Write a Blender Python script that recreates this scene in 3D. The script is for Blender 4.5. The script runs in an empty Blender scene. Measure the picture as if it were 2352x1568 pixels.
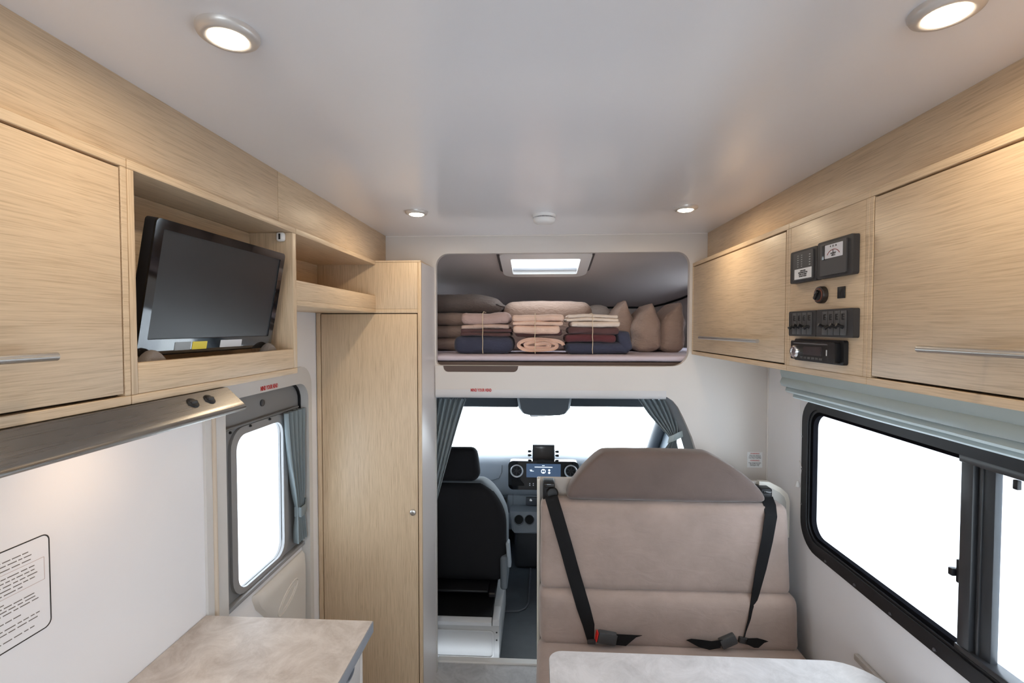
import bpy, bmesh, math, random
from mathutils import Vector, Matrix, noise
R = random.Random(7)
scene = bpy.context.scene
C = scene.collection

# ------------------------------------------------------------------ camera
F_PX, CX, CY = 1100.0, 1176.0, 784.0
CAM = Vector((0, 0, 1.68))
YAW, PITCH = 0.0526563, 0.0290827
FW = Vector((-math.sin(YAW) * math.cos(PITCH), math.cos(YAW) * math.cos(PITCH), -math.sin(PITCH)))
RT = Vector((math.cos(YAW), math.sin(YAW), 0))
UP = RT.cross(FW)
cam = bpy.data.cameras.new('camera')
cam.sensor_width = 36
cam.lens = 36 * F_PX / 2352
cam.clip_start = 0.02
camo = bpy.data.objects.new('camera', cam)
C.objects.link(camo)
camo.matrix_world = Matrix(((RT.x, UP.x, -FW.x, CAM.x), (RT.y, UP.y, -FW.y, CAM.y),
                            (RT.z, UP.z, -FW.z, CAM.z), (0, 0, 0, 1)))
scene.camera = camo

# ------------------------------------------------------------------ world, portals, exposure
SKY = 7.2
w = bpy.data.worlds.new('overcast')
scene.world = w
w.use_nodes = True
bg = w.node_tree.nodes['Background']
bg.inputs[0].default_value = (0.85, 0.925, 1.0, 1)
bg.inputs[1].default_value = SKY
scene.view_settings.view_transform = 'Standard'
scene.view_settings.look = 'None'
scene.view_settings.gamma = 1
scene.view_settings.exposure = 0.0
scene.view_settings.use_curve_mapping = False
scene.cycles.use_denoising = True
scene.cycles.max_bounces = 10
scene.cycles.diffuse_bounces = 6
scene.cycles.transparent_max_bounces = 12
scene.cycles.sample_clamp_indirect = 6
scene.cycles.caustics_reflective = False
scene.cycles.caustics_refractive = False

def portal(loc, direction, sx, sy):
    l = bpy.data.lights.new('window_portal', 'AREA')
    l.shape = 'RECTANGLE'
    l.size, l.size_y = sx, sy
    l.cycles.is_portal = True
    o = bpy.data.objects.new('window_portal', l)
    C.objects.link(o)
    o.location = loc
    o.rotation_euler = Vector(direction).to_track_quat('-Z', 'Y').to_euler()
portal((1.13, 1.2, 1.1), (-1, 0, 0), 0.62, 1.6)          # side window
portal((-1.03, 1.68, 1.06), (1, 0, 0), 0.55, 0.4)        # entry door window
portal((0.05, -2.23, 1.45), (0, 1, 0), 1.7, 1.0)         # unseen rear window, made large for more daylight
portal((0.05, 3.75, 0.95), (0, -0.75, -0.65), 1.7, 1.1)  # windscreen
portal((0.04, 2.62, 2.13), (0, 0.15, -1), 0.42, 0.36)    # bunk skylight
portal((0.05, -0.95, 2.20), (0, 0, -1), 0.72, 0.72)      # unseen roof hatch, added behind the camera for more light
portal((1.09, 2.95, 1.74), (-1, 0, 0), 0.28, 0.42)       # bunk side windows
portal((-0.985, 2.95, 1.74), (1, 0, 0), 0.28, 0.42)  # left bunk window is unseen, added to bring in light

# ------------------------------------------------------------------ pixel helpers (a pixel of the photo on a real plane)
def ray(x, y): return FW + RT * ((x - CX) / F_PX) + UP * ((CY - y) / F_PX)
def on_y(x, y, d): r = ray(x, y); return CAM + r * (d / r.y)
def on_x(x, y, d): r = ray(x, y); return CAM + r * (d / r.x)
def on_z(x, y, d): r = ray(x, y); return CAM + r * ((d - CAM.z) / r.z)

# ------------------------------------------------------------------ materials
MATS = {}
def _new(name):
    m = bpy.data.materials.new(name); m.use_nodes = True
    nt = m.node_tree; b = nt.nodes['Principled BSDF']
    return m, nt, b
def mat(name, col, rough=0.5, metal=0.0, emit=None, es=0.0, spec=0.5, bump=0.0, bscale=200, var=0.0, vscale=6, sheen=0.0, coat=0.0):
    if name in MATS: return MATS[name]
    m, nt, b = _new(name)
    b.inputs['Base Color'].default_value = (*col, 1)
    b.inputs['Roughness'].default_value = rough
    b.inputs['Metallic'].default_value = metal
    b.inputs['Specular IOR Level'].default_value = spec
    if sheen: b.inputs['Sheen Weight'].default_value = sheen
    if coat:
        b.inputs['Coat Weight'].default_value = coat; b.inputs['Coat Roughness'].default_value = 0.05
    if emit:
        b.inputs['Emission Color'].default_value = (*emit, 1); b.inputs['Emission Strength'].default_value = es
    if var or bump:
        tc = nt.nodes.new('ShaderNodeTexCoord')
    if var:
        n = nt.nodes.new('ShaderNodeTexNoise'); n.inputs['Scale'].default_value = vscale
        n.inputs['Detail'].default_value = 5; n.inputs['Roughness'].default_value = 0.6
        nt.links.new(tc.outputs['Object'], n.inputs['Vector'])
        cr = nt.nodes.new('ShaderNodeValToRGB')
        cr.color_ramp.elements[0].position = 0.3; cr.color_ramp.elements[1].position = 0.72
        cr.color_ramp.elements[0].color = (*[c * (1 - var) for c in col], 1)
        cr.color_ramp.elements[1].color = (*[min(1, c * (1 + var)) for c in col], 1)
        nt.links.new(n.outputs['Fac'], cr.inputs['Fac']); nt.links.new(cr.outputs['Color'], b.inputs['Base Color'])
    if bump:
        n2 = nt.nodes.new('ShaderNodeTexNoise'); n2.inputs['Scale'].default_value = bscale; n2.inputs['Detail'].default_value = 3
        nt.links.new(tc.outputs['Object'], n2.inputs['Vector'])
        bp = nt.nodes.new('ShaderNodeBump'); bp.inputs['Strength'].default_value = bump; bp.inputs['Distance'].default_value = 0.002
        nt.links.new(n2.outputs['Fac'], bp.inputs['Height']); nt.links.new(bp.outputs['Normal'], b.inputs['Normal'])
    MATS[name] = m
    return m
def wood(axis):
    """pale oak laminate, grain running along world x, y or z"""
    key = 'pale_oak_' + axis
    if key in MATS: return MATS[key]
    m, nt, b = _new(key)
    tc = nt.nodes.new('ShaderNodeTexCoord')
    wob = nt.nodes.new('ShaderNodeTexNoise'); wob.inputs['Scale'].default_value = 5; wob.inputs['Detail'].default_value = 2
    nt.links.new(tc.outputs['Object'], wob.inputs['Vector'])
    wm = nt.nodes.new('ShaderNodeVectorMath'); wm.operation = 'SCALE'; wm.inputs[3].default_value = 0.010
    nt.links.new(wob.outputs['Color'], wm.inputs[0])
    ad = nt.nodes.new('ShaderNodeVectorMath'); ad.operation = 'ADD'
    nt.links.new(tc.outputs['Object'], ad.inputs[0]); nt.links.new(wm.outputs[0], ad.inputs[1])
    def layer(scale, stretch, detail):
        mp = nt.nodes.new('ShaderNodeMapping')
        s = [1, 1, 1]; s['xyz'.index(axis)] = stretch
        mp.inputs['Scale'].default_value = s
        nt.links.new(ad.outputs[0], mp.inputs['Vector'])
        n = nt.nodes.new('ShaderNodeTexNoise'); n.inputs['Scale'].default_value = scale; n.inputs['Detail'].default_value = detail
        n.inputs['Roughness'].default_value = 0.6
        nt.links.new(mp.outputs[0], n.inputs['Vector'])
        return n
    fine = layer(400, 0.024, 3); broad = layer(70, 0.022, 2)
    mix = nt.nodes.new('ShaderNodeMix'); mix.data_type = 'FLOAT'; mix.inputs[0].default_value = 0.18
    nt.links.new(fine.outputs['Fac'], mix.inputs[2]); nt.links.new(broad.outputs['Fac'], mix.inputs[3])
    cr = nt.nodes.new('ShaderNodeValToRGB')
    e = cr.color_ramp.elements
    e[0].position = 0.33; e[0].color = (0.49, 0.355, 0.225, 1)
    e[1].position = 0.66; e[1].color = (0.68, 0.52, 0.35, 1)
    k = e.new(0.49); k.color = (0.615, 0.465, 0.31, 1)
    nt.links.new(mix.outputs[0], cr.inputs['Fac']); nt.links.new(cr.outputs['Color'], b.inputs['Base Color'])
    bp = nt.nodes.new('ShaderNodeBump'); bp.inputs['Strength'].default_value = 0.18; bp.inputs['Distance'].default_value = 0.001
    nt.links.new(fine.outputs['Fac'], bp.inputs['Height']); nt.links.new(bp.outputs['Normal'], b.inputs['Normal'])
    b.inputs['Roughness'].default_value = 0.42
    MATS[key] = m
    return m
def glass_mat():
    if 'clear_glass' in MATS: return MATS['clear_glass']
    m, nt, b = _new('clear_glass')
    nt.nodes.remove(b)
    t = nt.nodes.new('ShaderNodeBsdfTransparent'); t.inputs[0].default_value = (0.95, 0.97, 0.97, 1)
    g = nt.nodes.new('ShaderNodeBsdfGlossy'); g.inputs['Roughness'].default_value = 0.02
    mx = nt.nodes.new('ShaderNodeMixShader'); mx.inputs[0].default_value = 0.06
    nt.links.new(t.outputs[0], mx.inputs[1]); nt.links.new(g.outputs[0], mx.inputs[2])
    nt.links.new(mx.outputs[0], nt.nodes['Material Output'].inputs['Surface'])
    MATS['clear_glass'] = m
    return m
def stone(name, c0, c1):
    """mottled stone-look laminate"""
    if name in MATS: return MATS[name]
    m, nt, b = _new(name)
    tc = nt.nodes.new('ShaderNodeTexCoord')
    n = nt.nodes.new('ShaderNodeTexNoise'); n.inputs['Scale'].default_value = 11; n.inputs['Detail'].default_value = 10; n.inputs['Roughness'].default_value = 0.74
    n.inputs['Distortion'].default_value = 0.6
    nt.links.new(tc.outputs['Object'], n.inputs['Vector'])
    cr = nt.nodes.new('ShaderNodeValToRGB')
    cr.color_ramp.elements[0].position = 0.34; cr.color_ramp.elements[0].color = (*c0, 1)
    cr.color_ramp.elements[1].position = 0.64; cr.color_ramp.elements[1].color = (*c1, 1)
    nt.links.new(n.outputs['Fac'], cr.inputs['Fac']); nt.links.new(cr.outputs['Color'], b.inputs['Base Color'])
    b.inputs['Roughness'].default_value = 0.5
    b.inputs['Specular IOR Level'].default_value = 0.3
    MATS[name] = m
    return m
def brushed():
    if 'brushed_steel' in MATS: return MATS['brushed_steel']
    m, nt, b = _new('brushed_steel')
    b.inputs['Base Color'].default_value = (0.27, 0.255, 0.24, 1); b.inputs['Metallic'].default_value = 1
    tc = nt.nodes.new('ShaderNodeTexCoord'); mp = nt.nodes.new('ShaderNodeMapping'); mp.inputs['Scale'].default_value = (1, 0.01, 1)
    n = nt.nodes.new('ShaderNodeTexNoise'); n.inputs['Scale'].default_value = 600
    nt.links.new(tc.outputs['Object'], mp.inputs[0]); nt.links.new(mp.outputs[0], n.inputs['Vector'])
    mr = nt.nodes.new('ShaderNodeMapRange'); mr.inputs[3].default_value = 0.22; mr.inputs[4].default_value = 0.36
    nt.links.new(n.outputs['Fac'], mr.inputs[0]); nt.links.new(mr.outputs[0], b.inputs['Roughness'])
    MATS['brushed_steel'] = m
    return m

WALL = mat('white_wall_panel', (0.86, 0.86, 0.885), 0.35)
CEIL = mat('satin_ceiling_panel', (0.82, 0.81, 0.835), 0.18, spec=0.6)
CREAM = mat('cream_laminate', (0.655, 0.61, 0.575), 0.38)
PALE = mat('pale_side_laminate', (0.72, 0.67, 0.65), 0.3)
BLACKP = mat('black_plastic', (0.010, 0.010, 0.012), 0.42, spec=.35)
DGREY = mat('charcoal_plastic', (0.040, 0.038, 0.040), 0.5, spec=.3)
BLACKG = mat('gloss_black', (0.006, 0.006, 0.007), 0.06, coat=0.5)
GAP = mat('dark_gap', (0.05, 0.035, 0.022), 0.8)  # dark colour for the shade seen in door gaps
STEEL = mat('satin_steel', (0.62, 0.60, 0.57), 0.32, 1.0)
CHROME = mat('bright_chrome', (0.8, 0.8, 0.8), 0.12, 1.0)
WHITEP = mat('white_plastic', (0.80, 0.79, 0.78), 0.35)
RED = mat('red_print', (0.55, 0.03, 0.03), 0.5)
INK = mat('black_ink', (0.03, 0.026, 0.024), 0.6)
GREYF = mat('grey_blue_curtain', (0.20, 0.24, 0.26), 0.85, bump=0.2, bscale=500, sheen=0.1)
BLINDF = mat('grey_green_blind', (0.42, 0.50, 0.52), 0.75, bump=0.15, bscale=600, sheen=0.2)
BENCHF = mat('tan_suede', (0.345, 0.262, 0.228), 0.85, bump=0.15, bscale=350, var=0.13, vscale=6, sheen=0.35)
HEADF = mat('brown_suede', (0.135, 0.096, 0.083), 0.85, bump=0.15, bscale=350, var=0.10, vscale=6, sheen=0.35)
BELT = mat('black_webbing', (0.010, 0.010, 0.011), 0.7, spec=.15, bump=0.3, bscale=900)
CABGREY = mat('cab_grey_plastic', (0.30, 0.34, 0.38), 0.5, bump=0.1, bscale=700)
CABDARK = mat('cab_dark_plastic', (0.05, 0.055, 0.065), 0.55, bump=0.1, bscale=700)
CABFLOOR = mat('rubber_floor', (0.045, 0.053, 0.062), 0.42, bump=0.3, bscale=500, var=0.15, vscale=14)
SEATF = mat('black_seat_cloth', (0.012, 0.012, 0.014), 0.85, spec=.2, bump=0.3, bscale=900)
DOORGREY = mat('door_grey_plastic', (0.235, 0.235, 0.24), 0.5)
BUNKLINE = mat('bunk_lining', (0.58, 0.52, 0.49), 0.75, bump=0.1, bscale=400)
BROWN = mat('brown_board', (0.10, 0.066, 0.055), 0.6)
SHEET = mat('lilac_sheet', (0.60, 0.53, 0.60), 0.7)
GLASS = glass_mat()
WORKTOP = stone('sand_stone_laminate', (0.50, 0.44, 0.395), (0.74, 0.69, 0.65))
TABLETOP = stone('grey_stone_laminate', (0.55, 0.55, 0.57), (0.74, 0.74, 0.77))
VINYL = stone('grey_vinyl', (0.40, 0.395, 0.40), (0.60, 0.595, 0.60))
def add_creases(m, strength, scale):
    nt = m.node_tree; b = nt.nodes['Principled BSDF']
    tc = nt.nodes.new('ShaderNodeTexCoord'); mp = nt.nodes.new('ShaderNodeMapping'); mp.inputs['Scale'].default_value = (1, 1, 2.2)
    mp.inputs['Rotation'].default_value = (0, .5, 0)
    n = nt.nodes.new('ShaderNodeTexNoise'); n.inputs['Scale'].default_value = scale; n.inputs['Detail'].default_value = 3; n.inputs['Distortion'].default_value = 1.6
    nt.links.new(tc.outputs['Object'], mp.inputs[0]); nt.links.new(mp.outputs[0], n.inputs['Vector'])
    bp = nt.nodes.new('ShaderNodeBump'); bp.inputs['Strength'].default_value = strength; bp.inputs['Distance'].default_value = 0.012
    old = b.inputs['Normal'].links[0].from_socket
    nt.links.new(n.outputs['Fac'], bp.inputs['Height']); nt.links.new(old, bp.inputs['Normal']); nt.links.new(bp.outputs['Normal'], b.inputs['Normal'])
def cloth(name, col, rough=0.85, bump=0.25, bs=300, crease=0.5):
    m = mat(name, col, rough, bump=bump, bscale=bs, var=0.06, vscale=12, sheen=0.15, spec=.25)
    if crease: add_creases(m, crease, 26)
    return m

# ------------------------------------------------------------------ object helpers
def tag(o, label=None, cat=None, group=None, kind=None):
    if label: o['label'] = label
    if cat: o['category'] = cat
    if group: o['group'] = group
    if kind: o['kind'] = kind
    return o
def thing(name, label, cat, loc, group=None):
    o = bpy.data.objects.new(name, None); C.objects.link(o)
    o.location = loc; o.empty_display_size = 0.05
    return tag(o, label, cat, group)
def attach(o, parent):
    o.parent = parent
    if parent is not None and parent.parent is None:
        o.matrix_parent_inverse = Matrix.Translation(-parent.location)
def finish(name, bm, material, parent=None, smooth=35, recenter=None):
    me = bpy.data.meshes.new(name)
    bmesh.ops.recalc_face_normals(bm, faces=bm.faces)
    bm.to_mesh(me); bm.free()
    if smooth:
        me.polygons.foreach_set('use_smooth', [True] * len(me.polygons))
        me.set_sharp_from_angle(angle=math.radians(smooth))
    if material: me.materials.append(material)
    o = bpy.data.objects.new(name, me); C.objects.link(o)
    if parent is None:
        xs = [v.co for v in me.vertices]
        lo = [min(v[i] for v in xs) for i in range(3)]; hi = [max(v[i] for v in xs) for i in range(3)]
        base = Vector(((lo[0] + hi[0]) / 2, (lo[1] + hi[1]) / 2, lo[2]))
        me.transform(Matrix.Translation(-base)); o.location = base
    else: attach(o, parent)
    return o
def bbox(bm, lo, hi, bevel=0.0, seg=2):
    r = bmesh.ops.create_cube(bm, size=1)
    vs = r['verts']
    for v in vs:
        v.co = Vector([(lo[i] + hi[i]) / 2 + v.co[i] * (hi[i] - lo[i]) for i in range(3)])
    if bevel:
        es = list({e for v in vs for e in v.link_edges})
        bmesh.ops.bevel(bm, geom=es, offset=min(bevel, 0.45 * min(abs(hi[i] - lo[i]) for i in range(3))), segments=seg, affect='EDGES', profile=0.5)
def box(name, lo, hi, material, parent=None, bevel=0.0015, seg=2):
    lo, hi = [min(a, b) for a, b in zip(lo, hi)], [max(a, b) for a, b in zip(lo, hi)]
    bm = bmesh.new(); bbox(bm, lo, hi, bevel, seg)
    return finish(name, bm, material, parent)
def boxes(name, lst, material, parent=None, bevel=0.001, seg=1):
    bm = bmesh.new()
    for lo, hi in lst: bbox(bm, [min(a, b) for a, b in zip(lo, hi)], [max(a, b) for a, b in zip(lo, hi)], bevel, seg)
    return finish(name, bm, material, parent)
def rr(a0, a1, b0, b1, r, n=6):
    """rounded rectangle outline; r is one radius or four (a0b0, a1b0, a1b1, a0b1)"""
    rs = [r] * 4 if not isinstance(r, (list, tuple)) else r
    cs = [((a0, b0), 1, 1, math.pi), ((a1, b0), -1, 1, 1.5 * math.pi), ((a1, b1), -1, -1, 0), ((a0, b1), 1, -1, 0.5 * math.pi)]
    out = []
    for ((ca, cb), sa, sb, t0), q in zip(cs, rs):
        if q <= 0: out.append((ca, cb)); continue
        for i in range(n + 1):
            t = t0 + i * 0.5 * math.pi / n
            out.append((ca + sa * q + q * math.cos(t), cb + sb * q + q * math.sin(t)))
    return out
def plate(name, outer, holes, fn, t0, t1, material, parent=None, bevel=0, smooth=30):
    """flat plate with holes: fn(a, b, t) gives the point; thick from t0 to t1"""
    bm = bmesh.new()
    for loop in [outer] + list(holes):
        vs = [bm.verts.new(fn(a, b, t0)) for a, b in loop]
        for i in range(len(vs)): bm.edges.new((vs[i], vs[(i + 1) % len(vs)]))
    bmesh.ops.triangle_fill(bm, edges=bm.edges[:], use_beauty=True, use_dissolve=False)
    d = Vector(fn(0, 0, t1)) - Vector(fn(0, 0, t0))
    r = bmesh.ops.extrude_face_region(bm, geom=bm.faces[:], use_keep_orig=True)
    for v in [g for g in r['geom'] if isinstance(g, bmesh.types.BMVert)]: v.co += d
    return finish(name, bm, material, parent, smooth)
def YZ(x0): return lambda a, b, t: (x0 + t, a, b)      # plate in a plane of constant x
def XZ(y0): return lambda a, b, t: (a, y0 + t, b)      # constant y
def XY(z0): return lambda a, b, t: (a, b, z0 + t)      # constant z
def tube_bm(bm, pts, r, n=8, cap=True):
    pts = [Vector(p) for p in pts]
    rings = []
    nrm = None
    for i, p in enumerate(pts):
        t = (pts[min(i + 1, len(pts) - 1)] - pts[max(i - 1, 0)]).normalized()
        if nrm is None: nrm = t.orthogonal().normalized()
        nrm = (nrm - t * nrm.dot(t)).normalized()
        bn = t.cross(nrm)
        rad = r[i] if isinstance(r, (list, tuple)) else r
        rings.append([bm.verts.new(p + (nrm * math.cos(2 * math.pi * k / n) + bn * math.sin(2 * math.pi * k / n)) * rad) for k in range(n)])
    for a, b in zip(rings, rings[1:]):
        for k in range(n): bm.faces.new((a[k], a[(k + 1) % n], b[(k + 1) % n], b[k]))
    if cap:
        bm.faces.new(rings[0][::-1]); bm.faces.new(rings[-1])
def tube(name, pts, r, material, parent=None, n=8):
    bm = bmesh.new(); tube_bm(bm, pts, r, n); return finish(name, bm, material, parent, 50)
def lathe_bm(bm, prof, center, axis, n=32):
    ax = Vector(axis).normalized(); u = ax.orthogonal().normalized(); v = ax.cross(u); c = Vector(center)
    rings = []
    for r, h in prof:
        if r < 1e-6: rings.append([bm.verts.new(c + ax * h)])
        else: rings.append([bm.verts.new(c + ax * h + (u * math.cos(2 * math.pi * k / n) + v * math.sin(2 * math.pi * k / n)) * r) for k in range(n)])
    for a, b in zip(rings, rings[1:]):
        for k in range(n):
            k2 = (k + 1) % n
            if len(a) == 1 and len(b) == 1: continue
            if len(a) == 1: bm.faces.new((a[0], b[k2], b[k]))
            elif len(b) == 1: bm.faces.new((a[k], a[k2], b[0]))
            else: bm.faces.new((a[k], a[k2], b[k2], b[k]))
def lathe(name, prof, center, axis, material, parent=None, n=32, smooth=40):
    bm = bmesh.new(); lathe_bm(bm, prof, center, axis, n); return finish(name, bm, material, parent, smooth)
def loft(name, rings, material, parent=None, closed=True, caps=True, smooth=40):
    bm = bmesh.new()
    rs = [[bm.verts.new(p) for p in r] for r in rings]
    for a, b in zip(rs, rs[1:]):
        n = len(a)
        for k in range(n if closed else n - 1):
            k2 = (k + 1) % n
            bm.faces.new((a[k], a[k2], b[k2], b[k]))
    if caps and closed:
        bm.faces.new(rs[0][::-1]); bm.faces.new(rs[-1])
    return finish(name, bm, material, parent, smooth)
def ribbon(name, pts, wides, normals, th, material, parent=None):
    """strap: centre points, half-width vectors, normals"""
    rings = []
    for p, wd, nn in zip(pts, wides, normals):
        p, wd, nn = Vector(p), Vector(wd), Vector(nn).normalized() * (th / 2)
        rings.append([p - wd - nn, p + wd - nn, p + wd + nn, p - wd + nn])
    return loft(name, rings, material, parent, smooth=30)
def fbm(p, sc, seed):
    q = Vector(p) * sc + Vector((seed * 7.3, seed * 3.1, seed * 1.7))
    return noise.noise(q) + 0.5 * noise.noise(q * 2.1) + 0.25 * noise.noise(q * 4.3)
def pad(name, lo, hi, r, material, parent=None, n=(14, 8, 10), bulge=(0, 0, 0), amp=0.0, nscale=8, seed=1, deform=None, smooth=180):
    """soft rounded block: subdivided box with rounded edges, swollen faces and creases"""
    lo, hi = Vector(lo), Vector(hi); c = (lo + hi) / 2; h = (hi - lo) / 2
    bm = bmesh.new(); vd = {}
    def key(i, j, k): return (i, j, k)
    def pos(i, j, k):
        u = [2 * i / n[0] - 1, 2 * j / n[1] - 1, 2 * k / n[2] - 1]
        # crowd samples towards the edges so the rounding is smooth
        u = [math.copysign(1 - (1 - abs(t)) ** 1.6, t) for t in u]
        p = Vector([u[a] * h[a] for a in range(3)])
        rad = [min(r, h[a] * 0.999) for a in range(3)]; rd = min(rad)
        core = Vector([max(-h[a] + rd, min(h[a] - rd, p[a])) for a in range(3)])
        d = p - core
        if d.length > 1e-9: p = core + d.normalized() * rd
        for a in range(3):
            o1, o2 = (a + 1) % 3, (a + 2) % 3
            p[a] += bulge[a] * (p[a] / h[a]) * (1 - u[o1] ** 2) * (1 - u[o2] ** 2)
        if amp:
            dirn = Vector([p[a] / h[a] for a in range(3)]); dirn.normalize()
            p += dirn * amp * fbm(p + c, nscale, seed)
        p = p + c
        if deform: p = deform(p, u)
        return p
    def vert(i, j, k):
        if (i, j, k) not in vd: vd[(i, j, k)] = bm.verts.new(pos(i, j, k))
        return vd[(i, j, k)]
    for a in range(3):
        b, d = (a + 1) % 3, (a + 2) % 3
        for side in (0, n[a]):
            for i in range(n[b]):
                for j in range(n[d]):
                    q = []
                    for di, dj in ((0, 0), (1, 0), (1, 1), (0, 1)):
                        ix = [0, 0, 0]; ix[a] = side; ix[b] = i + di; ix[d] = j + dj
                        q.append(vert(*ix))
                    bm.faces.new(q)
    return finish(name, bm, material, parent, smooth)
def text(name, body, size, material, origin, right, up, parent=None, xs=1.0, bold=0.0, depth=0.0004, align='CENTER', spacing=1.0):
    cu = bpy.data.curves.new(name, 'FONT'); cu.body = body; cu.size = size; cu.extrude = depth; cu.offset = bold
    cu.align_x = align; cu.align_y = 'CENTER'; cu.space_line = spacing; cu.resolution_u = 2
    o = bpy.data.objects.new(name, cu); C.objects.link(o)
    dg = bpy.context.evaluated_depsgraph_get(); dg.update()
    me = bpy.data.meshes.new_from_object(o.evaluated_get(dg))
    bpy.data.objects.remove(o); bpy.data.curves.remove(cu)
    r, u = Vector(right).normalized(), Vector(up).normalized(); nn = r.cross(u)
    me.transform(Matrix(((r.x * xs, u.x, nn.x, origin[0]), (r.y * xs, u.y, nn.y, origin[1]), (r.z * xs, u.z, nn.z, origin[2]), (0, 0, 0, 1))))
    me.materials.clear(); me.materials.append(material)
    o = bpy.data.objects.new(name, me); C.objects.link(o); attach(o, parent)
    return o
def sheet(name, grid, th, material, parent=None, smooth=60):
    """cloth from a grid of points, given thickness"""
    rows, cols = len(grid), len(grid[0]); bm = bmesh.new()
    g = [[Vector(p) for p in row] for row in grid]
    nr = [[None] * cols for _ in range(rows)]
    for i in range(rows):
        for j in range(cols):
            a = g[min(i + 1, rows - 1)][j] - g[max(i - 1, 0)][j]; b = g[i][min(j + 1, cols - 1)] - g[i][max(j - 1, 0)]
            nn = a.cross(b); nr[i][j] = nn.normalized() if nn.length > 1e-12 else Vector((0, 1, 0))
    A = [[bm.verts.new(g[i][j] + nr[i][j] * th / 2) for j in range(cols)] for i in range(rows)]
    B = [[bm.verts.new(g[i][j] - nr[i][j] * th / 2) for j in range(cols)] for i in range(rows)]
    for i in range(rows - 1):
        for j in range(cols - 1):
            bm.faces.new((A[i][j], A[i][j + 1], A[i + 1][j + 1], A[i + 1][j]))
            bm.faces.new((B[i][j], B[i + 1][j], B[i + 1][j + 1], B[i][j + 1]))
    for i in range(rows - 1):
        for j in (0, cols - 1): bm.faces.new((A[i][j], A[i + 1][j], B[i + 1][j], B[i][j]))
    for j in range(cols - 1):
        for i in (0, rows - 1): bm.faces.new((A[i][j], B[i][j], B[i][j + 1], A[i][j + 1]))
    return finish(name, bm, material, parent, smooth)

# ------------------------------------------------------------------ main planes of the van
XL, XR = -0.97, 1.065           # side walls
ZC = 2.115                      # ceiling
YP = 2.26                       # partition behind the cab
YB = -2.2                       # rear wall
LF, RF = -0.70, 0.715           # fronts of the overhead cabinets
def st(o): return tag(o, kind='structure')

# ================================================================== THE SETTING
st(box('floor', (XL, YB, -0.05), (XR, 2.345, 0), VINYL, bevel=0))
LIGHT_HATCH = rr(-0.30, 0.40, -1.30, -0.60, .04)  # unseen roof opening, added to light the worktop, table and bench
st(plate('ceiling', [(XL - .03, YB), (XR + .03, YB), (XR + .03, YP + .03), (XL - .03, YP + .03)], [LIGHT_HATCH], XY(ZC), 0, 0.04, CEIL))
ht = tag(bpy.data.objects.new('window_8', None), kind='structure'); C.objects.link(ht); ht.location = (.05, -.95, ZC)
plate('frame', rr(-.35, .45, -1.35, -.55, .06), [LIGHT_HATCH], XY(ZC), -.02, 0.06, WHITEP, ht)
plate('pane', rr(-.32, .42, -1.32, -.58, .05), [], XY(ZC), .061, 0.066, GLASS, ht)
# left wall with the door opening
DY0, DY1, DZ1 = 1.345, 1.985, 1.515
wl = [(YB, 0), (YB, ZC), (YP + .1, ZC), (YP + .1, 0), (DY1, 0)] 
wl = [(YB, 0), (DY0, 0)] + [(DY0, DZ1 - .06)] + [(DY0 + .06 - .06 * math.cos(t * math.pi / 12), DZ1 - .06 + .06 * math.sin(t * math.pi / 12)) for t in range(1, 6)] + [(DY0 + .06, DZ1), (DY1 - .06, DZ1)] \
    + [(DY1 - .06 + .06 * math.sin(t * math.pi / 12), DZ1 - .06 + .06 * math.cos(t * math.pi / 12)) for t in range(1, 6)] + [(DY1, DZ1 - .06), (DY1, 0), (YP + .1, 0), (YP + .1, ZC), (YB, ZC)]
st(plate('wall_left', wl, [], YZ(XL), 0, -0.045, WALL))
# right wall with the window hole
WY0, WY1, WZ0, WZ1 = 0.42, 1.915, 0.858, 1.375
st(plate('wall_right', [(YB, 0), (YP + .1, 0), (YP + .1, ZC), (YB, ZC)], [rr(WY0, WY1, WZ0, WZ1, .075)], YZ(XR), 0, 0.045, WALL))
# rear wall, out of frame, with an added window made large to let in daylight
st(plate('wall_back', [(XL, 0), (XR, 0), (XR, ZC), (XL, ZC)], [rr(-0.75, 0.85, 0.98, 1.92, .08)], XZ(YB), 0, -0.045, WALL))
wb = st(bpy.data.objects.new('window_3', None)); C.objects.link(wb)
wb.location = (0.05, YB, 0.98)
plate('frame', rr(-.79, .89, .94, 1.96, .1), [rr(-0.75, 0.85, 0.98, 1.92, .08)], XZ(YB), 0.012, -0.05, BLACKP, wb)
box('pane', (-.76, YB - .03, .97), (.86, YB - .026, 1.93), GLASS, wb, 0)

# partition: bunk opening above, cab opening below
bunk_hole = rr(-0.481, 0.703, 1.50, 2.030, [.02, .075, .06, .06], 8)
arch = [(0.76, 0.0), (0.762, 0.973), (0.747, 1.085), (0.722, 1.167), (0.682, 1.258), (0.655, 1.31), (0.632, 1.338), (0.605, 1.356)]
st(plate('wall_front', [(XL, 0), (-0.486, 0), (-0.486, 1.356)] + arch[::-1] + [(XR, 0), (XR, ZC), (XL, ZC)], [bunk_hole], XZ(YP), 0, 0.03, CREAM))
# thin joint lines: ceiling / partition, right corner
st(boxes('trim_1', [((-0.72, YP - .006, ZC - .006), (0.78, YP, ZC))], mat('joint_strip', (0.74, 0.70, 0.66), .4), bevel=.001))
st(box('trim_2', (XR - .007, YP - .006, 0.95), (XR, YP, 1.56), mat('joint_strip', (0.7, .66, .62)), bevel=.001))
# fascia boards between ceiling and cabinets
st(box('trim_3', (-0.745, YB + .02, 1.968), (-0.722, 1.309, ZC), wood('y'), bevel=.001))
st(box('trim_4', (-0.745, 1.311, 1.968), (-0.722, YP, ZC), wood('y'), bevel=.001))
st(box('trim_5', (0.782, YB + .02, 1.97), (0.80, YP, ZC), wood('y'), bevel=.001))
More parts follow.
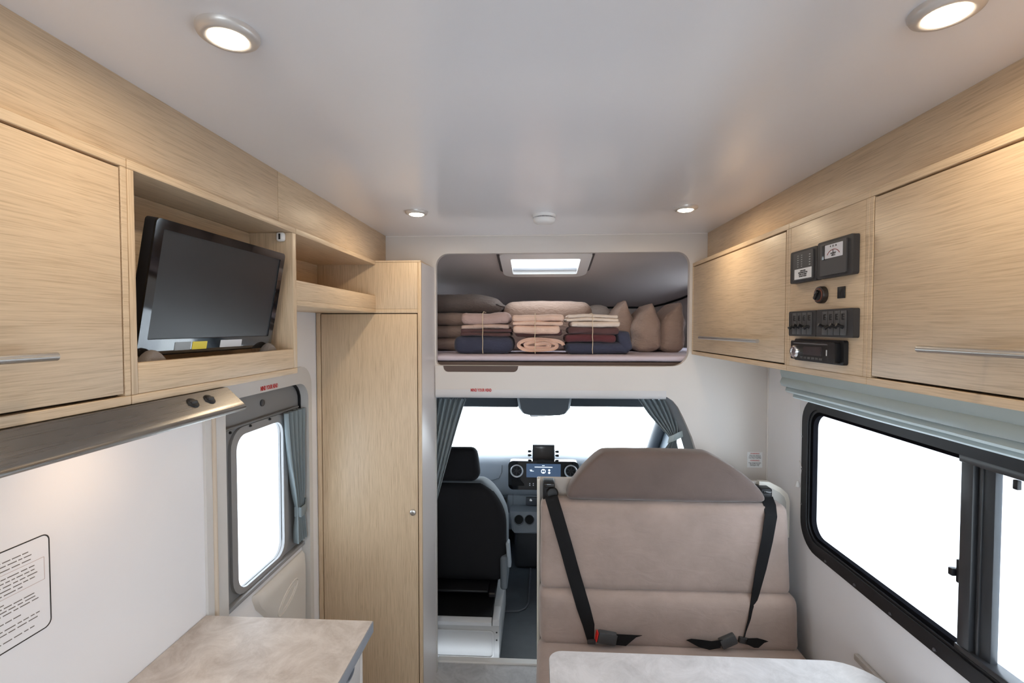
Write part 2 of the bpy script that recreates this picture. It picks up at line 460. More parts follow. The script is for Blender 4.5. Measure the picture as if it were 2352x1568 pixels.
# threshold strip
st(boxes('trim_6', [((-0.50, 2.335, -0.02), (0.02, 2.375, 0.008))], mat('threshold_strip', (.74, .72, .69), .4), bevel=.003))

# front rail under the bunk: panel with a finger notch, rounded lower edge
rail = tag(bpy.data.objects.new('trim_7', None), kind='structure'); C.objects.link(rail); rail.location = (0.06, YP, 1.35)
nx0, nx1, nz = -0.447, -0.088, 1.470
outer = [(-0.483, 1.386), (0.598, 1.386), (0.598, 1.499), (nx1, 1.499)] + \
        [(nx1 - .002 - .022 * (1 - math.cos(t)), nz + .024 - .024 * math.sin(t)) for t in [i * math.pi / 10 for i in range(0, 6)]] + \
        [(nx0 + .024 - .022 * math.sin(t), nz + .024 - .024 * math.cos(t)) for t in [i * math.pi / 10 for i in range(0, 6)]] + [(nx0, 1.499), (-0.483, 1.499)]
plate('rail_panel', outer, [], XZ(YP - .012), 0, 0.012, CREAM, rail)
box('notch_board', (nx0 - .005, YP - .004, nz - .002), (nx1 + .005, YP - .0005, 1.4985), BROWN, rail, 0)
prof = [(0, 1.386), (-.012, 1.386), (-.0135, 1.375), (-.0135, 1.362), (-.011, 1.352), (-.006, 1.347), (0, 1.346)]
loft('edge_trim', [[(x, YP + a, b) for a, b in prof] for x in (-0.483, 0.598)], mat('pale_grey_trim', (.60, .59, .60), .35), rail)
text('lettering', 'MIND YOUR HEAD', 0.0195, RED, on_y(1105, 896, YP - .0140), (1, 0, 0), (0, 0, 1), rail, xs=.60, bold=.0006)

# ================================================================== BUNK OVER THE CAB
st(box('floor_bunk', (-0.95, YP + .032, 1.385), (XR, 3.78, 1.475), BROWN, bevel=0))
def bz(y): return 2.112 - 0.1875 * (y - YP)            # sloping bunk ceiling
BX0, BX1, BYF = -0.95, 1.06, 3.72
SKX0, SKX1, SKY0, SKY1 = -0.195, 0.280, 2.44, 2.83      # skylight frame on the slope
hole = [(-0.16, 2.44), (0.245, 2.44), (0.245, 2.795), (-0.16, 2.795)]
cu = [(BX0, YP + .03), (BX1, YP + .03), (BX1, 3.30), (1.02, 3.45), (0.95, 3.60), (0.86, BYF), (BX0, BYF)]
st(plate('ceiling_bunk', cu, [hole], lambda a, b, t: (a, b, bz(b) + t), 0, 0.03, BUNKLINE))
# bunk walls follow the curved nose
pts = [(BX0, YP + .03), (BX0, BYF), (0.86, BYF), (0.95, 3.60), (1.02, 3.45), (1.06, 3.30), (1.06, YP + .03)]
bm = bmesh.new(); cols = []
for (a, b), (da, db_) in zip(pts[1:6], ((0, 0), (.008, .02), (.018, .01), (.02, .005), (.02, 0))):
    cols.append([bm.verts.new((a, b, 1.47)), bm.verts.new((a, b, bz(b) + .012)), bm.verts.new((a + da, b + db_ + .0, bz(b) + .012)), bm.verts.new((a + da, b + db_, 1.47))])
cols[0][2].co.y += .02; cols[0][3].co.y += .02
for A, B in zip(cols, cols[1:]):
    for k in range(4): bm.faces.new((A[k], A[(k + 1) % 4], B[(k + 1) % 4], B[k]))
bm.faces.new(cols[0][::-1]); bm.faces.new(cols[-1])
st(finish('wall_bunk', bm, BUNKLINE, None, 30))
for nm, x_, s_ in (('wall_bunk_left', BX0, -1), ('wall_bunk_right', BX1, 1)):
    ye = BYF + .02 if s_ < 0 else 3.30
    st(plate(nm, [(YP + .03, 1.47), (ye, 1.47), (ye, bz(ye) + .012), (YP + .03, bz(YP + .03) + .012)], [rr(2.76, 3.16, 1.60, 1.86, .04)], YZ(x_), 0, .02 * s_, BUNKLINE))  # the left hole is an unseen window added for light
bm = bmesh.new()
tube_bm(bm, [(a - .008 if a > .5 else a, b - .008, bz(b) - .006) for a, b in pts[1:]], .0075, 6)
st(finish('trim_8', bm, BLACKP))
# skylight
sk = tag(bpy.data.objects.new('window_4', None), kind='structure'); C.objects.link(sk); sk.location = (0.04, 2.67, bz(2.67))
slp = lambda a, b, t: (a, b, bz(b) + t)
plate('frame', rr(SKX0, SKX1, SKY0, SKY1, [.03, .03, .07, .07]), [rr(-.140, .225, 2.515, 2.775, .012)], slp, -0.028, 0.0, WHITEP, sk)
plate('dark_surround', rr(SKX0 - .018, SKX1 + .018, SKY0, SKY1 - .012, .05), [rr(SKX0 + .02, SKX1 - .02, SKY0 + .02, SKY1 - .02, .03)], slp, -0.006, 0.0, mat('dark_surround_grey', (.12, .11, .11), .6), sk)  # thin dark plate around the edge of the frame
plate('upstand', rr(-.16, .245, 2.44, 2.795, .01), [rr(-.15, .235, 2.45, 2.785, .01)], slp, 0.0, 0.07, WHITEP, sk)
plate('pane', rr(-.165, .25, 2.435, 2.80, .01), [], slp, 0.066, 0.07, GLASS, sk)
box('blind_bar', (-.14, 2.757, bz(2.757) - .012), (.225, 2.770, bz(2.757) + .002), mat('grey_bar', (.3, .3, .32), .4), sk)

# ================================================================== CAB SHELL
st(box('floor_cab', (-0.90, 2.376, -0.10), (1.02, 4.3, -0.06), CABFLOOR, bevel=0))
st(box('ceiling_cab', (-0.95, YP + .035, 1.345), (1.06, 3.36, 1.382), mat('cab_headliner', (.17, .18, .20), .8), bevel=0))
def cabside(name, x, s):
    loop = [(2.29, -.08), (4.3, -.08), (4.3, .52), (3.40, 1.345), (2.29, 1.345)]
    hole_ = [(2.72, .72), (3.70, .70), (3.62, .86), (3.30, 1.20), (3.20, 1.24), (2.80, 1.24), (2.72, 1.16)]
    return st(plate(name, loop, [hole_], YZ(x), 0, .04 * s, CABGREY))
cabside('wall_cab_left', -0.90, -1); cabside('wall_cab_right', 1.01, 1)
wd = tag(bpy.data.objects.new('window_5', None), kind='structure'); C.objects.link(wd); wd.location = (.05, 4.2, .5)
loft('pane', [[(x, 4.24, .50), (x, 3.36, 1.36), (x, 3.364, 1.364), (x, 4.244, .504)] for x in (-.90, 1.01)], GLASS, wd)
for sx in (-1, 1):
    xx = -.86 if sx < 0 else .97
    tube('pillar_trim', [(xx, 4.2, .52), (xx, 3.75, .97), (xx - .005 * sx, 3.34, 1.345)], [.05, .045, .05], CABDARK, wd, 10)
st(box('wall_header', (-.90, 3.24, 1.195), (1.01, 3.345, 1.345), mat('cab_headliner', (.17, .18, .20), .8), bevel=.02))
st(box('wall_firewall', (-.90, 4.24, -.08), (1.01, 4.28, .52), CABDARK, bevel=0))
for i, x in enumerate((-.902, 1.012)):
    o = tag(bpy.data.objects.new('window_%d' % (6 + i), None), kind='structure'); C.objects.link(o); o.location = (x, 3.2, .7)
    plate('pane', [(2.70, .70), (3.72, .68), (3.63, .87), (3.30, 1.22), (3.2, 1.26), (2.8, 1.26), (2.70, 1.17)], [], YZ(x), 0, .004 * (-1 if x < 0 else 1), GLASS, o)
# grey trim that follows the arch of the cab opening
tr = [(a, b) for a, b in arch]
rings = []
for a, b in tr: rings.append([(a + .002, YP + .03, b), (a + .002, YP + .085, b), (a - .030, YP + .085, b - .012), (a - .030, YP + .075, b - .012)])
st(loft('trim_9', rings, mat('arch_grey_trim', (.25, .265, .28), .6)))

# ================================================================== ENTRY DOOR AND ITS WALL
DX = XL - 0.035                 # face of the door leaf
door = tag(bpy.data.objects.new('door_1', None), kind='structure'); C.objects.link(door); door.location = (XL, 1.66, 0)
GY0, GY1, GZ0, GZ1 = 1.425, 1.962, 0.772, 1.452
DFRAME = mat('door_surround', (.66, .645, .63), .35)
plate('door_frame', rr(DY0 - .012, DY1 + .006, 0.0, DZ1 + .004, [0, 0, .085, .05]), [rr(GY0, GY1, 0.02, GZ1, [0, 0, .075, .05])], YZ(XL), 0.008, -0.045, DFRAME, door)
tube('frame_bead', [(XL + .009, DY0 + .022, z) for z in (0.1, 1.0, 1.46)], .007, mat('cream_bead', (.62, .53, .43), .5), door)
DW = rr(1.527, 1.818, .792, 1.318, .05)
plate('upper_panel', rr(GY0 + .002, GY1 - .002, GZ0, GZ1 - .002, [0, 0, .073, .05]), [DW], YZ(DX), 0, -0.012, DOORGREY, door)
plate('window_bead', rr(1.497, 1.850, .776, 1.345, .07), [DW], YZ(DX + .001), 0.009, -0.004, mat('door_bead', (.27, .27, .275), .45), door)
box('pane', (DX - .012, 1.50, .774), (DX - .009, 1.84, 1.34), GLASS, door, 0)
plate('gasket', rr(GY0 - .002, GY1 + .004, GZ0 - .02, GZ1 + .004, [0, 0, .078, .05]), [rr(GY0 + .003, GY1 - .006, GZ0 - .02 + .02, GZ1 - .006, [0, 0, .07, .046])], YZ(DX + .004), 0.006, -0.004, BLACKP, door)
box('ledge', (DX, GY0, GZ0 - .012), (DX + .02, GY1, GZ0 + .002), mat('ledge_grey', (.30, .31, .33), .5), door)
box('lower_panel', (DX - .012, GY0 + .002, .01), (DX + .008, GY1 - .002, GZ0 - .012), WALL, door, .004)
# moulded bin pocket on the lower panel
rings = []
for z, y0, d in ((.30, 1.74, .018), (.50, 1.72, .022), (.60, 1.69, .024), (.68, 1.62, .024), (.725, 1.60, .02), (.738, 1.60, .008)):
    rings.append([(DX + .008, y0, z), (DX + .008 + d * .7, y0 + .012, z), (DX + .008 + d, y0 + .04, z), (DX + .008 + d, 1.92, z), (DX + .008 + d * .8, 1.95, z), (DX + .008, 1.958, z)])
pocket = loft('door_pocket', rings, mat('ivory_plastic', (.72, .69, .65), .35), door)
bm = bmesh.new()
for r1, r2 in ((.075, .032), (.052, .02)):
    tube_bm(bm, [(DX + .0325, 1.80 + r1 * math.cos(t), .625 + r2 * math.sin(t) + .35 * r1 * math.cos(t)) for t in [i * math.pi / 12 for i in range(25)]], .0025, 6)
finish('emblem', bm, mat('ivory_plastic', (.72, .69, .65), .35), pocket)
lathe('door_stud', [(0, .006), (.008, .006), (.012, .004), (.0125, 0), (.0125, -.002)], on_x(602, 925, DX + .001), (1, 0, 0), mat('dark_stud', (.06, .06, .065), .5), door, 20)
tk = tube('curtain_track', [(DX + .012, GY0 + .02, 1.352), (DX + .012, GY1 - .03, 1.352)], .0045, mat('track_grey', (.16, .165, .17), .5), door, 8)
for y in (1.49, 1.60, 1.72): lathe('track_screw', [(0, .006), (.004, .005), (.005, 0)], (DX + .012, y, 1.340), (1, 0, 0), BLACKP, tk, 10)
text('lettering', 'MIND YOUR HEAD', 0.021, RED, on_x(619, 889, XL + .0085), (0, 1, 0), (0, 0, 1), door, xs=.62, bold=.0006)

# curtain gathered at the hinge side of the door
dc = thing('door_curtain', 'grey blue curtain tied back beside the entry door window', 'curtain', (DX + .03, 1.87, .8))
rows = []
for i in range(25):
    f = i / 24; z = 1.345 - f * .545
    if f < .76: k = f / .76; y0 = 1.80 + .085 * k ** 1.5; y1 = 1.950 - .015 * k
    else: k = (f - .76) / .24; y0 = 1.885 - .01 * math.sin(k * 2); y1 = 1.935 + .012 * k
    rows.append([(DX + .024 + .014 * math.sin(j / 40 * 2 * math.pi * 4.5 + .6 * math.sin(f * 2)) * (1 - .45 * math.exp(-((f - .76) / .1) ** 2)), y0 + (y1 - y0) * j / 40, z) for j in range(41)])
sheet('fabric', rows, .003, GREYF, dc)
tb = [(DX + .005, 1.952, .95), (DX + .035, 1.945, .945), (DX + .046, 1.915, .93), (DX + .042, 1.89, .925), (DX + .018, 1.882, .93)]
ribbon('tieback', tb, [(0, 0, .02)] * 5, [(1, .3, 0), (.8, .6, 0), (1, -.2, 0), (.6, -.8, 0), (0, -1, 0)], .003, GREYF, dc)

# ================================================================== LEFT OVERHEAD CABINETS
ZT, ZBm = 1.968, 1.547
WY, WZ_ = wood('y'), wood('z')
def handle(parent, x, y0, y1, z, sgn):
    """bar handle along y standing off the door on two posts"""
    bm = bmesh.new(); tube_bm(bm, [(x, y0, z), (x, y1, z)], .0062, 12)
    h = finish('handle', bm, STEEL, parent, 50); h['label'] = 'brushed steel bar handle'
    for f in (.16, .84):
        y = y0 + (y1 - y0) * f
        tube('handle_post', [(x, y, z), (x - sgn * .036, y, z)], .0045, STEEL, h, 8)
    return h
def overhead(name, label, side, y0, y1, hz, hy):
    """closed overhead cabinet; side -1 left, +1 right; door flush in a thin frame"""
    X = LF if side < 0 else RF
    s = -1 if side < 0 else 1           # s points into the wall
    wallx = XL + .002 if side < 0 else XR - .002
    zt, zb = (ZT, ZBm) if side < 0 else (1.976, 1.556)
    t = thing(name, label, 'cabinet', ((X + wallx) / 2, (y0 + y1) / 2, zb))
    boxes('face_frame', [((X, y0, zt - .016), (wallx, y1, zt)), ((X, y0, zb), (wallx, y1, zb + .016)),
                         ((X, y0, zb + .0162), (X + s * .3 if side > 0 else X - .2, y0 + .012, zt - .0162)), ((X, y1 - .012, zb + .0162), (X + s * .3 if side > 0 else X - .2, y1, zt - .0162))], WY, t, .0012)
    box('gap_backing', (X + s * .014, y0 + .0125, zb + .0165), (X + s * .018, y1 - .0125, zt - .0165), GAP, t, 0)  # dark sheet stands in for the shade in the door gap
    d = box('door', (X, y0 + .0155, zb + .0205), (X + s * .0138, y1 - .0155, zt - .0205), WY, t, .001)
    handle(d, X - s * .035, hy[0], hy[1], hz, -s)
    return t
overhead('overhead_cabinet', 'left overhead oak cabinet beside the television, partly out of frame', -1, -0.20, 0.789, 1.640, (0.30, 0.628))
overhead('overhead_cabinet', 'oak overhead cabinet left of the control panel, nearest the bunk', 1, 1.412, YP - .002, 1.638, (1.518, 2.05))
overhead('overhead_cabinet', 'large oak overhead cabinet above the window, right of the control panel', 1, -0.25, 1.078, 1.642, (0.30, 0.892))

# television cabinet: open niche
tc_ = thing('television_niche', 'open oak niche cabinet holding the television', 'cabinet', ((LF + XL) / 2, 1.07, ZBm))
NY0, NY1 = 0.790, 1.364
box('top_panel', (LF, NY0, ZT - .016), (XL + .002, NY1, ZT), WY, tc_)
box('bottom_rail', (LF, NY0, ZBm), (XL + .002, NY1, ZBm + .016), WY, tc_)
box('side_panel', (LF, NY0, ZBm + .0162), (XL + .002, NY0 + .014, ZT - .0162), WZ_, tc_)
box('side_panel', (LF, NY1 - .020, ZBm + .0162), (XL + .002, NY1, ZT - .0162), WZ_, tc_)
box('back_panel', (-0.826, NY0 + .0145, ZBm + .0165), (-0.838, NY1 - .0205, ZT - .0165), WY, tc_)
box('front_lip', (LF - .0005, NY0 + .0145, ZBm + .0165), (LF - .016, NY1 - .0205, 1.618), WY, tc_)
box('niche_floor', (LF - .0165, NY0 + .0145, ZBm + .0165), (-.8255, NY1 - .0205, 1.585), WY, tc_)
ct = box('catch', (-.742, NY1 - .0205, 1.925), (-.718, NY1 - .036, 1.951), WHITEP, tc_, .009, 4)
boxes('catch_hole', [((-.733, NY1 - .0365, 1.930), (-.727, NY1 - .035, 1.946))], BLACKP, ct)

# television, leaning slightly forward
tv = thing('television', 'black flat screen television tilted forward in the oak niche', 'television', (-.71, 1.07, 1.6))
T0, T1 = Vector((-.742, 0, 1.626)), Vector((-.695, 0, 1.882))   # bottom and top of the front face
TY0, TY1 = 0.844, 1.290
tu = (T1 - T0).normalized(); tn = Vector((tu.z, 0, -tu.x))      # up, out of the screen
TH = (T1 - T0).length
tvf = lambda a, b, t: tuple(T0 + Vector((0, a, 0)) + tu * b + tn * t)
plate('casing', rr(TY0, TY1, 0, TH, .008), [], tvf, -0.001, -0.020, BLACKP, tv)
plate('bezel', rr(TY0, TY1, 0, TH, .010), [rr(TY0 + .020, TY1 - .020, .032, TH - .018, .002)], tvf, 0.003, -0.001, BLACKG, tv)
plate('screen', rr(TY0 + .0195, TY1 - .0195, .0315, TH - .0175, .002), [], tvf, 0.0002, -0.0008, mat('matt_screen', (.02, .02, .022), .3, spec=.6), tv)
YEL = mat('yellow_sticker', (.75, .62, .03), .4)
plate('sticker', rr(.985, 1.03, .008, .025, .001), [], tvf, .0031, .0036, YEL, tv)
plate('sticker', rr(.935, .98, .008, .025, .001), [], tvf, .0031, .0036, mat('grey_sticker', (.25, .27, .28), .3), tv)
st3 = plate('sticker', rr(1.075, 1.155, .009, .026, .001), [], tvf, .0031, .0036, mat('white_sticker', (.62, .63, .66), .4), tv)
boxes('casing_back', [((-.820, .95, 1.66), (-.745, 1.19, 1.80))], BLACKP, tv, .01)
FOAM = mat('grey_foam', (.19, .165, .15), .95, bump=.4, bscale=400)
for (px, py, yy), lab in (((345, 812, .868), 'round grey foam block under the near end of the television'), ((606, 797, 1.262), 'round grey foam block under the far end of the television')):
    tag(pad('foam_block', (-.741, yy - .034, 1.5852), (-.7168, yy + .034, 1.638), .012, FOAM, None, (8, 14, 10), amp=.001, seed=yy, deform=lambda p, u: Vector((p.x, p.y, 1.5852 + (p.z - 1.5852) * (1 - .62 * u[1] ** 2)))), lab, 'foam block')

# open corner shelf between television niche and wardrobe
WF = 2.05                                            # wardrobe front
sh = thing('open_shelf', 'open oak corner shelf between the television niche and the wardrobe', 'shelf', ((LF + XL) / 2, 1.71, 1.744))
SY0, SY1 = NY1 + .0005, WF - .001
box('top_panel', (LF, SY0, ZT - .016), (XL + .002, SY1, ZT), WY, sh)
box('shelf_board', (LF, SY0, 1.744), (XL + .002, SY1, 1.760), WY, sh)
box('front_lip', (LF - .0005, SY0, 1.7602), (LF - .016, SY1, 1.818), WY, sh)
box('back_panel', (XL + .0021, SY0, 1.7602), (XL + .012, SY1, ZT - .0162), WY, sh)

# wardrobe
wr = thing('wardrobe', 'tall narrow oak wardrobe with a round lock beside the cab', 'wardrobe', (-.735, 2.15, 0))
plate('side_panel', [(2.052, 0), (2.259, 0), (2.259, 1.962), (2.052, 1.962)], [], lambda a, b, t: (-.503 + (a - 2.05) * .075 + t, a, b), 0, -.014, PALE, wr)
box('top_panel', (XL + .003, WF, 1.9622), (-.503, YP - .002, 1.970), WZ_, wr)
box('stile', (-.517, WF, 0.0), (-.502, WF + .018, 1.9620), WZ_, wr)
box('stile', (XL + .003, WF, 0.0), (-.948, WF + .018, 1.7430), WZ_, wr)
box('upper_front', (XL + .003, WF + .0005, 1.760), (-.5172, WF + .018, 1.9618), WZ_, wr)
box('rail', (-.948, WF, 1.743), (-.5172, WF + .018, 1.7598), WZ_, wr)
box('gap_backing', (-.9478, WF + .012, .05), (-.5172, WF + .018, 1.7428), GAP, wr, 0)  # dark backing paints the shade around the wardrobe door
d = box('door', (-.9445, WF, .06), (-.5205, WF + .0118, 1.7390), WZ_, wr)
kp = on_y(949, 1176, WF)
kn = lathe('lock', [(0, .010), (.009, .010), (.0125, .008), (.0135, .003), (.0135, 0)], kp, (0, -1, 0), STEEL, d, 24)
lathe('lock_core', [(0, .0112), (.005, .0112), (.0055, .0098)], kp, (0, -1, 0), mat('dull_steel', (.4, .39, .37), .45, 1.0), kn, 16)

# ================================================================== HOOD, WORKTOP, BASE CABINET, NOTICE
hd = thing('range_hood', 'brushed stainless steel range hood strip under the left overhead cabinet', 'range hood', (-.75, .4, 1.50))
prof = [(-.693, 1.5465), (-.6605, 1.516), (-.6535, 1.5095), (-.6500, 1.5040), (-.6500, 1.4995), (-.6530, 1.4965), (-.6580, 1.4955), (-.70, 1.4955), (-.95, 1.4980), (-.95, 1.5465)]
HY1 = 1.034
loft('canopy', [[(x, y, z) for x, z in prof] for y in (-0.15, HY1)], brushed(), hd)
fn = Vector((.030, 0, .0325)).normalized()
for px, py in ((443, 928), (481, 918)):
    c0 = on_x(px, py, -.677)
    zz = 1.516 + (-.6605 + .677) * (1.5465 - 1.516) / (.693 - .6605)
    c0.z = zz
    b_ = lathe('switch', [(0, .003), (.0105, .0028), (.0125, .0012), (.013, -.001)], c0, fn, BLACKP, hd, 24)
    boxes('rocker', [((c0.x - .004, c0.y - .008, c0.z - .002), (c0.x + .006, c0.y + .008, c0.z + .0055))], DGREY, b_, .002)
lathe('hood_lamp', [(0, -.0006), (.03, -.0006), (.032, .002)], (-.80, .93, 1.4965), (0, 0, 1), mat('warm_lens', (1, .9, .75), .4, emit=(1, .72, .45), es=6), hd, 20)
l = bpy.data.lights.new('hood_lamp_light', 'AREA'); l.shape = 'DISK'; l.size = .07; l.energy = 0.55; l.color = (1, .70, .45)
lo = bpy.data.objects.new('hood_lamp_light', l); C.objects.link(lo); lo.location = (-.80, .93, 1.490)

CZ = on_x(470, 1414, XL).z                             # worktop height from its far corner
CY1 = 1.332
cxf = on_z(858, 1425, CZ).x
wt = thing('worktop', 'sand coloured stone look kitchen worktop with a grey edge', 'worktop', ((XL + cxf) / 2, .5, CZ - .032))
box('slab', (XL + .002, -.5, CZ - .032), (cxf - .0025, CY1 - .002, CZ), WORKTOP, wt, .0008)
EDG = mat('grey_edge_strip', (.30, .32, .36), .4)
box('edge_strip', (cxf - .0024, -.5, CZ - .032), (cxf, CY1 - .002, CZ - .001), EDG, wt, .0008)
kc = thing('kitchen_base_cabinet', 'cream kitchen base cabinet below the sand coloured worktop', 'cabinet', (-.72, .5, 0))
box('carcass', (XL + .004, -.5, .02), (cxf - .046, CY1 - .014, CZ - .0325), WZ_, kc)
box('end_stile', (cxf - .0459, CY1 - .034, .02), (cxf - .028, CY1 - .014, CZ - .0325), CREAM, kc)
for i, (z0, z1) in enumerate(((CZ - .185, CZ - .045), (CZ - .42, CZ - .190), (.05, CZ - .425))):
    dr = box('drawer', (cxf - .0459, .78, z0), (cxf - .027, CY1 - .037, z1), CREAM, kc, .002)
    if i == 0:
        cc = on_x(803, 1548, cxf - .027)
        plate('pull', [(cc.y + .026 * math.cos(t), cc.z + .013 * math.sin(t)) for t in [k * math.pi / 12 for k in range(24)]], [[(cc.y + .021 * math.cos(t), cc.z + .009 * math.sin(t)) for t in [k * math.pi / 12 for k in range(24)]]], YZ(cxf - .027), .004, -.001, mat('pull_grey', (.22, .24, .28), .35), dr)
        plate('pull_hollow', [(cc.y + .021 * math.cos(t), cc.z + .009 * math.sin(t)) for t in [k * math.pi / 12 for k in range(24)]], [], YZ(cxf - .027), .0005, -.001, mat('pull_dark', (.10, .11, .13), .4), dr)

# printed notice on the left wall
nb = thing('wall_notice', 'printed instruction notice with rounded black outline on the white left wall', 'notice', (XL, .75, 1.08))
q0, q1 = on_x(113, 1228, XL + .001), on_x(113, 1432, XL + .001)
ny1, nz0, nz1 = q0.y, q1.z - .004, q0.z + .006
ny0 = ny1 - .30
plate('sheet', rr(ny0, ny1, nz0, nz1, .014), [], YZ(XL), .0011, 0.0002, WALL, nb)
plate('border', rr(ny0, ny1, nz0, nz1, .014), [rr(ny0 + .0022, ny1 - .0022, nz0 + .0022, nz1 - .0022, .0122)], YZ(XL), .0016, .0009, INK, nb)
HN = nz1 - nz0
bm = bmesh.new()
rows_ = [(.885, .035, .07), (.845, .028, 0), (.80, .03, .03), (.72, .022, 0), (.68, .022, 0), (.64, .016, 0), (.60, .022, 0), (.56, .05, 0), (.47, .09, 0), (.435, .024, 0), (.40, .022, 0), (.365, .015, 0), (.285, .055, 0), (.215, .013, 0), (.175, .018, 0), (.095, .026, 0)]
for f, ind, _ in rows_:
    y = ny1 - .012 - ind * .8; z = nz0 + HN * f
    while y > ny0 + .03:
        L_ = R.uniform(.006, .020)
        bbox(bm, (XL + .0010, max(ny0 + .02, y - L_), z - .0009), (XL + .0014, y, z + .0009)); y -= L_ + R.uniform(.0025, .004)
o = finish('print_lines', bm, mat('grey_ink', (.16, .14, .13), .6), nb, 0); o['kind'] = 'stuff'
plate('box_outline', rr(ny0 + .02, ny1 - .011, nz0 + HN * .525, nz0 + HN * .765, .001), [rr(ny0 + .0206, ny1 - .0116, nz0 + HN * .525 + .0006, nz0 + HN * .765 - .0006, .001)], YZ(XL), .0014, .0010, mat('faint_red', (.5, .36, .33), .6), nb)

# ================================================================== CEILING FITTINGS
LENS = mat('lit_lens', (1, .97, .9), .4, emit=(1.0, .86, .66), es=28)
RIM = mat('pewter_rim', (.62, .58, .55), .32, .35)
def downlight(label, x, y):
    t = thing('ceiling_downlight', label, 'ceiling light', (x, y, ZC), 'round downlights set in the ceiling')
    lathe('rim', [(.0425, 0), (.0425, -.004), (.040, -.0085), (.035, -.0115), (.030, -.012), (.027, -.011)], (x, y, ZC), (0, 0, 1), RIM, t, 40)
    lathe('lens', [(.0272, -.0108), (.022, -.0140), (.012, -.0155), (0, -.016)], (x, y, ZC), (0, 0, 1), LENS, t, 32)
    l = bpy.data.lights.new('downlight_lamp', 'AREA'); l.shape = 'DISK'; l.size = .045; l.energy = 1.35; l.color = (1.0, .80, .55)
    o = bpy.data.objects.new('downlight_lamp', l); C.objects.link(o); o.location = (x, y, ZC - .0175)
downlight('lit round downlight near the camera above the left cabinets', -.455, .695)
downlight('lit round downlight at the top right corner of the view', .556, .695)
downlight('lit round downlight at the far left, before the bunk', -.453, 1.79)
downlight('lit round downlight at the far right, before the bunk', .535, 1.775)
sd = thing('smoke_detector', 'round white smoke detector on the ceiling before the bunk', 'smoke detector', (.026, 1.87, ZC))
lathe('base', [(.045, 0), (.045, -.006), (.0425, -.010)], (.026, 1.87, ZC), (0, 0, 1), WHITEP, sd, 40)
bm = bmesh.new()
for k in range(48):
    a = 2 * math.pi * k / 48; c_ = Vector((.026 + .0405 * math.cos(a), 1.87 + .0405 * math.sin(a), ZC - .0125))
    bbox(bm, c_ - Vector((.0011, .0011, .0028)), c_ + Vector((.0011, .0011, .0028)))
finish('vent_grille', bm, WHITEP, sd, 0)['kind'] = 'stuff'
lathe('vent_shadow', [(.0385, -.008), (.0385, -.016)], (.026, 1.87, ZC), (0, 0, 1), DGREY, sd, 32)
lathe('cover', [(.0425, -.0150), (.0425, -.0185), (.040, -.026), (.034, -.0315), (.022, -.034), (0, -.0345)], (.026, 1.87, ZC), (0, 0, 1), WHITEP, sd, 40)

# ================================================================== RIGHT CONTROL CABINET AND ITS DEVICES
cp = thing('control_cabinet', 'narrow oak cabinet front carrying switches, meters and stereo', 'cabinet', (.89, 1.245, 1.556))
PX = RF + .0005
boxes('face_frame', [((RF, 1.0785, 1.960), (XR - .002, 1.4115, 1.976)), ((RF, 1.0785, 1.556), (XR - .002, 1.4115, 1.572)),
                     ((RF, 1.0785, 1.5722), (RF + .3, 1.0905, 1.9598)), ((RF, 1.3995, 1.5722), (RF + .3, 1.4115, 1.9598))], WY, cp, .0012)
box('front_panel', (PX, 1.0910, 1.5725), (RF + .016, 1.3990, 1.9595), WY, cp, .0008)
def dev(px0, py0, px1, py1, x=RF):
    """device box (y0, y1, z0, z1) on the cabinet front from two photo corners"""
    a, b = on_x(px0, py0, x), on_x(px1, py1, x)
    return min(a.y, b.y), max(a.y, b.y), min(a.z, b.z), max(a.z, b.z)
# tank level panel
t = thing('tank_monitor', 'charcoal tank level display with a white instruction sticker', 'control panel', (RF, 1.30, 1.80))
y0, y1, z0, z1 = 1.246, 1.372, 1.800, 1.886
plate('body', rr(y0, y1, z0, z1, .006), [], YZ(RF), -.014, 0, DGREY, t)
plate('face', rr(y0 + .014, y1 - .020, z0 + .006, z1 - .006, .002), [], YZ(RF - .014), -.003, 0, mat('face_grey', (.06, .058, .06), .45), t)
lb_ = boxes('stripe', [((RF - .0175, y0 + .024, z1 - .016 - i * .0065 - .0022), (RF - .0168, y0 + .030, z1 - .016 - i * .0065)) for i in range(5)] +
      [((RF - .0175, y1 - .046, z1 - .014 - i * .0058 - .0016), (RF - .0168, y1 - .041, z1 - .014 - i * .0058)) for i in range(6)] +
      [((RF - .0175, y1 - .064, z1 - .014 - i * .0058 - .0016), (RF - .0168, y1 - .059, z1 - .014 - i * .0058)) for i in range(6)], mat('dim_led', (.45, .45, .45), .5), t, 0); lb_['kind'] = 'stuff'
s_ = plate('sticker', rr(y0 + .018, y1 - .028, z0 + .009, z0 + .036, .001), [], YZ(RF - .017), -.0006, 0, mat('white_paper', (.78, .78, .78), .6), t)
text('sticker_text', 'TANK LEVEL\nPUSH BUTTON FOR\nLEVEL OF TANKS\nDO NOT HOLD', .0048, INK, (RF - .0180, (y0 + y1) / 2 - .006, z0 + .0225), (0, -1, 0), (0, 0, 1), s_)
